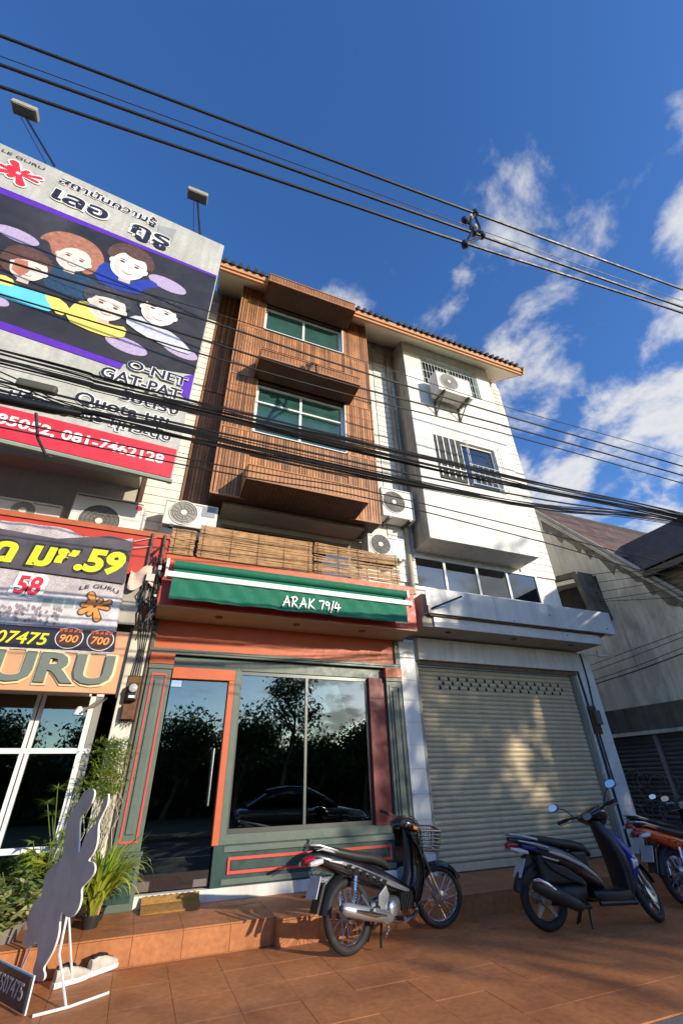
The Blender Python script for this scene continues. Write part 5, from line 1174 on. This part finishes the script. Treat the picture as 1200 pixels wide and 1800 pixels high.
# cut-out display stand seen from behind, with its plate below
cs = thing('display_stand', 'grey cut-out emblem board on thin white legs beside the potted plants', 'sign', (-.42, -1.42, 0)); cs.rotation_euler = (0, 0, math.atan2(-.86, .51)); ORIG[cs.name] = (0, 0, 0)
OUT = [(0.171, 1.317), (0.196, 1.23), (0.113, 1.15), (0.052, 1.122), (0.035, 1.096), (0.055, 1.026), (0.12, 0.919), (0.143, 0.854), (0.175, 0.88), (0.185, 0.971), (0.26, 1.04), (0.337, 1.068), (0.299, 1.1), (0.354, 1.131), (0.346, 1.204), (0.4, 1.257), (0.417, 1.283), (0.446, 1.205), (0.396, 1.128), (0.357, 1.068), (0.416, 0.947), (0.396, 0.875), (0.316, 0.816), (0.432, 0.819), (0.479, 0.758), (0.387, 0.691), (0.314, 0.649), (0.357, 0.594), (0.353, 0.536), (0.304, 0.488), (0.218, 0.465), (0.143, 0.486), (0.085, 0.494), (0.097, 0.438), (0.135, 0.371), (0.12, 0.28), (0.066, 0.212), (0.012, 0.157), (0.073, 0.133), (0.067, 0.099), (-0.004, 0.082), (-0.105, 0.087), (-0.134, 0.136), (-0.119, 0.2), (-0.149, 0.267), (-0.221, 0.287), (-0.226, 0.25), (-0.417, 0.226), (-0.457, 0.273), (-0.382, 0.327), (-0.451, 0.365), (-0.454, 0.442), (-0.395, 0.519), (-0.301, 0.551), (-0.319, 0.606), (-0.349, 0.677), (-0.243, 0.759), (-0.127, 0.791), (-0.116, 0.841), (-0.149, 0.925), (-0.189, 1.02), (-0.178, 1.11), (-0.103, 1.175), (-0.051, 1.239), (0.001, 1.304)]
# round the outline off by corner cutting
def chaikin(P, n=2):
    for _ in range(n):
        Q = []
        for i in range(len(P)):
            a, b = P[i], P[(i+1) % len(P)]; Q += [(a[0]*.75+b[0]*.25, a[1]*.75+b[1]*.25), (a[0]*.25+b[0]*.75, a[1]*.25+b[1]*.75)]
        P = Q
    return P
OC = chaikin(OUT, 2)
MB().prism(OC[::-1], 'y', 0, .003).build('back_face', mat('board_grey', (.52, .405, .325), .7, var=.18, vs=5, stain=(4, .5, (.30, .25, .22))), cs)
MB().prism(OC[::-1], 'y', .0031, .016).build('board', mat('foam_board', (.78, .77, .74), .6), cs)
for p in ([(.10, .05, .50), (.16, .03, .25), (.42, .03, .02)], [(.10, .05, .50), (-.02, .28, .01)], [(-.30, .05, .40), (-.42, .03, .02)], [(-.30, .05, .40), (-.44, .28, .01)]): MB().tube(p, .009, 6).build('leg', alu, cs)
MB().tube([(-.50, -.16, .012), (-.42, .05, .012), (-.42, .34, .012)], .009, 6).tube([(.36, -.16, .012), (.42, .05, .012), (.42, .34, .012)], .009, 6).pieces('foot_bar', alu, cs)
pl = MB().box(-.78, .30, -.205, -.19, .022, .195).build('plate', vblack, cs)
MB().box(-.79, .31, -.1899, -.180, .012, .205).build('plate_edge', alu, cs)
text('TEL.084-1507475', mat('faded_ink', (.42, .38, .36), .6), cs, -.70, .24, .07, .16, -.209, ext=.003, bold=.01)

def shoe(lab, x, y, rz, k=0):
    t = thing('shoe', lab, 'shoe', (x, y, 0), 'pair of shoes by the step', R(rz)); ORIG[t.name] = (0, 0, 0)
    MB().loft([(-.145, 0, .020, .034, .020), (-.06, 0, .020, .038, .020), (.03, 0, .018, .047, .018), (.10, 0, .020, .044, .020), (.15, 0, .028, .024, .018)], 14, 3.2).build('sole', vwhite, t)
    MB().loft([(-.14, 0, .070, .028, .040), (-.09, 0, .078, .036, .052), (-.03, 0, .074, .040, .046), (.04, 0, .060, .044, .034), (.10, 0, .048, .038, .022), (.14, 0, .040, .018, .010)], 14, 2.5).build('upper', mat('shoe_cloth', (.50, .46, .40), .8, var=.3, vs=14), t)
    MB().loft([(-.135, 0, .118, .020, .014), (-.06, 0, .122, .030, .016), (.0, 0, .110, .026, .012)], 12, 2.3).build('opening', blackm, t)
    for k in range(3): MB().tube([(.01+k*.022, -.024, .102-k*.008), (.02+k*.022, .024, .102-k*.008)], .004, 5).build('lace', blackm, t)
shoe('white canvas shoe nearer the display stand', -.20, -1.24, 30); shoe('white canvas shoe nearer the step', .02, -1.07, 40)

# ---------------------------------------------------------------- potted plants
def blade(b, base, tip, w, sag, n=6, twist=0):
    """one strap leaf bending from base to tip"""
    a, c = Vector(base), Vector(tip); d = c-a; s = Vector((-d.y, d.x, 0))
    if s.length < 1e-4: s = Vector((1, 0, 0))
    s.normalize(); s = Matrix.Rotation(twist, 3, d.normalized()) @ s; vs = []
    for i in range(n+1):
        u = i/n; p = a+d*u+Vector((0, 0, -sag*(u*u)+sag*.5*u)); ww = w*math.sin(min(1, u*1.25+.12)*math.pi*.86+.3)*.5 if u < 1 else .001
        vs += [p-s*abs(ww), p+Vector((0, 0, -abs(ww)*.3)), p+s*abs(ww)]
    b.add(vs, [f for i in range(n) for f in ((3*i, 3*i+1, 3*i+4, 3*i+3), (3*i+1, 3*i+2, 3*i+5, 3*i+4))], True)
def arch(b, p, az, ln, el, bend, w, n=9):
    """strap leaf that rises and arches over under its own weight"""
    vs = []; s = Vector((-math.sin(az), math.cos(az), 0)); tw = random.uniform(-.4, .4)
    for i in range(n+1):
        u = i/n; e = el-bend*u**1.6; d = Vector((math.cos(az+tw*u)*math.cos(e), math.sin(az+tw*u)*math.cos(e), math.sin(e)))
        ww = max(.0008, w*.5*(.55+.45*min(1, u*3))*(1-max(0, (u-.55)/.45)**1.7)); up = s.cross(d)
        vs += [p-s*ww, p-up*ww*.35, p+s*ww]; p = p+d*ln/n
    b.add(vs, [f for i in range(n) for f in ((3*i, 3*i+1, 3*i+4, 3*i+3), (3*i+1, 3*i+2, 3*i+5, 3*i+4))], True)
gA = leafmat('leaf_bright', (.17, .32, .03), (.52, .52, .07)); gB = leafmat('leaf_mid', (.06, .17, .025), (.20, .32, .05)); gC = leafmat('leaf_variegated', (.10, .20, .03), (.62, .60, .28)); gD = leafmat('fern_green', (.13, .25, .03), (.40, .48, .08))
potm = mat('black_pot', (.025, .024, .024), .6, var=.3); potc = mat('grey_pot', (.22, .20, .18), .8, var=.3)
def pot(t, x, y, z, r, h, m):
    MB().lathe([(r*.72, z), (r*.98, z+h*.92), (r*1.06, z+h*.93), (r*1.06, z+h), (r*.92, z+h), (r*.88, z+h*.9), (0, z+h*.9)], (x, y, 0), 'z', 22).build('pot', m, t)
def strap_plant(lab, x, y, z, r, h, n, hgt, w, m, spread, seed, pm, bamboo_stakes=0):
    t = thing('potted_plant', lab, 'plant', (x, y, z), 'potted plants on the step'); rg = random.Random(seed); pot(t, x, y, z, r, h, pm)
    b = MB()
    for i in range(n):
        a = rg.uniform(0, 6.28); arch(b, Vector((x+.3*r*math.cos(a), y+.3*r*math.sin(a), z+h*.9)), a, hgt*rg.uniform(.6, 1.35), R(rg.uniform(62, 88)), R(rg.uniform(20, 175)), w*rg.uniform(.6, 1.25))
    b.build('foliage', m, t)
    for i in range(bamboo_stakes):
        a = i*1.3; MB().tube([(x+.5*r*math.cos(a), y+.5*r*math.sin(a), z+h*.85), (x+.8*r*math.cos(a), y+.7*r*math.sin(a), z+h+.22)], .018, 6).build('stake', mat('stake_wood', (.42, .22, .09), .7), t)
    return t
def bushy(lab, x, y, z, r, h, n, rad, hgt, lf, m, seed, pm):
    t = thing('potted_plant', lab, 'plant', (x, y, z), 'potted plants on the step'); rg = random.Random(seed); pot(t, x, y, z, r, h, pm)
    st = MB(); b = MB()
    for i in range(n):
        a = rg.uniform(0, 6.28); q = rad*math.sqrt(rg.random()); top = Vector((x+q*math.cos(a), y+q*math.sin(a), z+h+hgt*rg.uniform(.3, 1)*(1-.4*q/rad)))
        st.tube([(x+q*.2*math.cos(a), y+q*.2*math.sin(a), z+h*.85), tuple(top*.5+Vector((x, y, z+h))*.5+Vector((0, 0, .04))), tuple(top)], .004, 4)
        for k in range(6):
            a2 = rg.uniform(0, 6.28); d = Vector((math.cos(a2), math.sin(a2), rg.uniform(-.3, .6)))*lf*rg.uniform(.7, 1.2); bs_ = top-Vector((0, 0, rg.uniform(0, .12)))
            blade(b, tuple(bs_), tuple(bs_+d), lf*.42, lf*.25, 4, rg.uniform(-.6, .6))
    st.build('stems', mat('stem', (.10, .14, .03), .7), t); b.build('foliage', m, t); return t
strap_plant('yellow-green strap-leaved plant in a black pot with wooden stakes', -.17, -.58, .2, .09, .10, 110, .50, .036, gA, .36, 3, potm, 3)
strap_plant('tall arching strap-leaved plant in front of the left green pilaster', -.14, -.30, .2, .08, .10, 110, .56, .034, gA, .30, 9, potm)
bushy('leafy green shrub in a black pot behind the cut-out board', -.42, -.50, .2, .12, .13, 46, .28, .52, .11, gA, 4, potm)
bushy('variegated cream and green shrub at the far left of the step', -.84, -.70, .2, .14, .12, 50, .34, .46, .13, gC, 5, potc)
bushy('bushy light green shrub against the left glass front', -.70, -.25, .2, .13, .16, 46, .32, .68, .12, gA, 6, potc)
bushy('dark broad-leaved shrub at the left end of the step', -1.35, -.62, .2, .15, .15, 36, .34, .52, .13, gB, 16, potm)
bushy('second variegated shrub left of the cut-out board', -1.06, -.82, .2, .13, .12, 40, .28, .40, .12, gC, 17, potc)
# papyrus-like stems and the fern hung on the column
pp = thing('papyrus_plant', 'slender papyrus stems with green tufts in front of the left glass', 'plant', (-.62, -.15, .2)); rg = random.Random(12)
pot(pp, -.62, -.15, .2, .11, .2, potc); st = MB(); b = MB()
for i in range(11):
    a = rg.uniform(0, 6.28); q = rg.uniform(.03, .26); top = Vector((-.60+q*math.cos(a)*1.1, -.15+q*math.sin(a)*.7, rg.uniform(1.0, 1.48)))
    st.tube([(-.62+.05*math.cos(a), -.15+.05*math.sin(a), .36), (-.62+q*.4*math.cos(a), -.15+q*.4*math.sin(a), .8), tuple(top)], .005, 5)
    for k in range(26):
        a2 = rg.uniform(0, 6.28); d = Vector((math.cos(a2), math.sin(a2), rg.uniform(-.15, .75)))*rg.uniform(.08, .16); blade(b, tuple(top), tuple(top+d), .012, .04, 3)
st.build('stems', mat('stem', (.10, .14, .03), .7), pp); b.build('tufts', gD, pp)
hf = thing('hanging_fern', 'feathery fern with trailing dry roots tied to the whitewashed column', 'plant', (-.29, -.1, 1.5)); b = MB(); rt = MB()
for i in range(1100):
    a = rg.uniform(0, 6.28); c = Vector((-.31+rg.gauss(0, .10), -.14+rg.gauss(0, .06), rg.uniform(1.22, 1.80))); d = Vector((math.cos(a), math.sin(a)*.6-.2, rg.uniform(-.3, .8)))*rg.uniform(.06, .14)
    blade(b, tuple(c), tuple(c+d), .015, .04, 3, rg.uniform(-.5, .5))
for i in range(60):
    x = -.27+rg.gauss(0, .06); pts = [(x, -.07, rg.uniform(1.35, 1.65))]
    for k in range(5): pts.append((x+rg.gauss(0, .03), -.06+rg.gauss(0, .02), pts[-1][2]-rg.uniform(.08, .18)))
    rt.tube(pts, .004, 4, cap=False)
b.build('fronds', gD, hf); rt.build('roots', mat('dry_root', (.52, .46, .34), .9, var=.3, vs=20), hf)

# ================================================================ across the street: trees, hedge, parked car (seen in the glass, shading the fronts)
bark = mat('bark', (.10, .075, .05), .9, var=.35, vs=6, bump=.6, bs=30)
tl1 = leafmat('tree_leaf', (.025, .055, .012), (.07, .12, .03), .3)
def tree(lab, x, y, h, rad, seed, n=4200, trunk_r=.16, base=.42, sparse=1.0, lf=.17, z0=-.15):
    t = thing('tree', lab, 'tree', (x, y, z0), 'trees across the street'); rg = random.Random(seed); tr = MB(); tips = []
    def limb(p, d, ln, r, dep):
        pts = [p]; rr = [r]; q = p.copy(); dd = d.normalized(); k = 4
        for i in range(k):
            dd = (dd+Vector((rg.uniform(-.25, .25), rg.uniform(-.25, .25), rg.uniform(-.05, .22)))).normalized(); q = q+dd*ln/k; pts.append(q.copy()); rr.append(r*(1-.6*(i+1)/k))
        tr.tube(pts, rr, 7 if dep < 2 else 5, cap=False)
        if dep >= 3: tips.extend(pts[2:]); return
        for i in range(rg.randint(3, 4) if dep else rg.randint(5, 7)):
            u = rg.uniform(.45, 1.0); j = min(k-1, int(u*k)); s = pts[j].lerp(pts[j+1], u*k-j); a = rg.uniform(0, 6.28); el = rg.uniform(.1, .9)
            nd = Vector((math.cos(a)*math.cos(el), math.sin(a)*math.cos(el), math.sin(el)*.9))*(.8)+dd*.35
            limb(s, nd, rad*rg.uniform(.5, .75)*(.75**dep), max(.012, r*.45), dep+1)
        tips.append(pts[-1])
    limb(Vector((x, y, z0)), Vector((rg.uniform(-.1, .1), rg.uniform(-.1, .1), 1)), h*(base+.25), trunk_r, 0)
    tr.build('trunk', bark, t)
    # leaf sprays round the twig ends
    lv = MB(); top = z0+h
    cand = [p for p in tips if p.z > z0+h*base*.55]
    for i in range(n):
        c = rg.choice(cand)+Vector((rg.gauss(0, .32), rg.gauss(0, .32), rg.gauss(0, .26)))*sparse
        a, e = rg.uniform(0, 6.28), rg.uniform(-1, 1); u = Vector((math.cos(a)*math.cos(e), math.sin(a)*math.cos(e), math.sin(e))); v = u.orthogonal().normalized(); v = Matrix.Rotation(rg.uniform(0, 6.28), 3, u) @ v
        s = lf*rg.uniform(.6, 1.3); lv.add([c-u*s, c+v*s*.42, c+u*s, c-v*s*.42], [(0, 1, 2, 3)])
    lv.build('crown', tl1, t); return t
tree('tall open-crowned tree reflected in the shop window', 6.6, -18.5, 7.4, 3.0, 11, 1500, .14, .40, .9, .14)
tree('dense tall tree shading the steel shutter', 15.6, -18.0, 9.6, 3.1, 21, 4400, .2, .42, 1.15, .17)
tree('tall roadside tree behind the parked motorbikes across the street', 19.0, -18.6, 11.2, 3.4, 22, 4000, .22, .42, 1.15, .17)
tree('spreading roadside tree far to the right across the street', 22.6, -17.8, 11.4, 3.6, 23, 3800, .22, .4, 1.15, .17)
tree('broad tree at the right end of the row across the street', 25.8, -18.4, 11.0, 3.8, 24, 3600, .22, .4, 1.15, .17)
for i, (x, h) in enumerate(((-6.0, 4.4), (-2.2, 4.4), (1.4, 4.1), (4.6, 3.6), (8.8, 3.4), (11.9, 5.0))):
    tree(['low tree at the left end of the row across the street', 'low round tree opposite the tutoring school', 'low dark tree opposite the glass door', 'low tree left of the tall open-crowned tree', 'low tree right of the tall open-crowned tree', 'low tree beside the dense tall tree'][i], x, -20.5+(i % 2)*.8, h, 2.4, 60+i, 4200, .14, .22, 1.25, .13)
hd = MB(); rg = random.Random(77)
for i in range(9000):
    c = Vector((rg.uniform(-30, 45), -22+rg.gauss(0, .5), rg.uniform(-.2, 2.6))); a, e = rg.uniform(0, 6.28), rg.uniform(-1.2, 1.2); u = Vector((math.cos(a)*math.cos(e), math.sin(a)*math.cos(e), math.sin(e))); v = u.orthogonal().normalized(); s = .3*rg.uniform(.6, 1.3)
    hd.add([c-u*s, c+v*s*.5, c+u*s, c-v*s*.5], [(0, 1, 2, 3)])
hd = hd.build('hedge', tl1); tag(hd, 'long dark hedge behind the trees across the street', 'hedge')

car = thing('parked_car', 'dark sedan parked across the street, reflected in the shop window', 'car', (5.0, -9.6, -.2)); ORIG[car.name] = (0, 0, 0)
cp_ = mat('car_paint', (.03, .032, .036), .2, coat=.8, var=.05)
MB().loft([(-2.12, 0, .62, .62, .16), (-2.0, 0, .62, .80, .25), (-1.3, 0, .60, .86, .30), (0, 0, .58, .88, .32), (1.2, 0, .56, .87, .29), (1.9, 0, .52, .80, .22), (2.12, 0, .50, .60, .14)], 22, 4).build('body', cp_, car)
MB().loft([(-1.75, 0, .92, .60, .02), (-1.15, 0, 1.10, .68, .20), (-.5, 0, 1.16, .70, .26), (.2, 0, 1.14, .70, .24), (.75, 0, 1.0, .70, .14), (1.15, 0, .86, .66, .02)], 22, 4).build('cabin', glass('car_glass', (.05, .06, .06), 1.6), car)
MB().loft([(-1.2, 0, 1.33, .56, .03), (-.5, 0, 1.41, .60, .03), (.15, 0, 1.37, .58, .03)], 18, 3).build('roof', cp_, car)
for x in (-1.3, 1.28):
    for s in (-1, 1):
        wv = MB().torus((x, s*.78, .31), .25, .075, 'y', 30, 10, 1.2).build('wheel', rubber, car); MB().lathe([(0, .1), (.18, .1), (.19, .02)] if s > 0 else [(0, -.1), (.18, -.1), (.19, -.02)], (x, s*.78, .31), 'y', 20).build('rim', castal, wv)
for s in (-1, 1):
    MB().loft([(1.88, s*.58, .64, .16, .06), (2.04, s*.52, .62, .12, .05)], 12, 2.6).build('headlight', lens, car); MB().loft([(-2.10, s*.56, .74, .14, .06), (-1.98, s*.62, .74, .14, .06)], 12, 2.6).build('tail_light', tailred, car)
    B(.55, .68, s*.9-.05, s*.9+.05, .95, 1.07).build('door_mirror', cp_, car, bev=.02)

gwl = B(-60, 60, -23.4, -23.1, -.2, 3.1).build('glow_block_wall', mat('dark_render', (.06, .06, .045), .9, var=.3, vs=.8, streak=.3)); tag(gwl, 'long dark wall added behind the hedge to block low horizon glow', 'wall')  # wall added to stop low horizon glow showing through the hedge in reflections
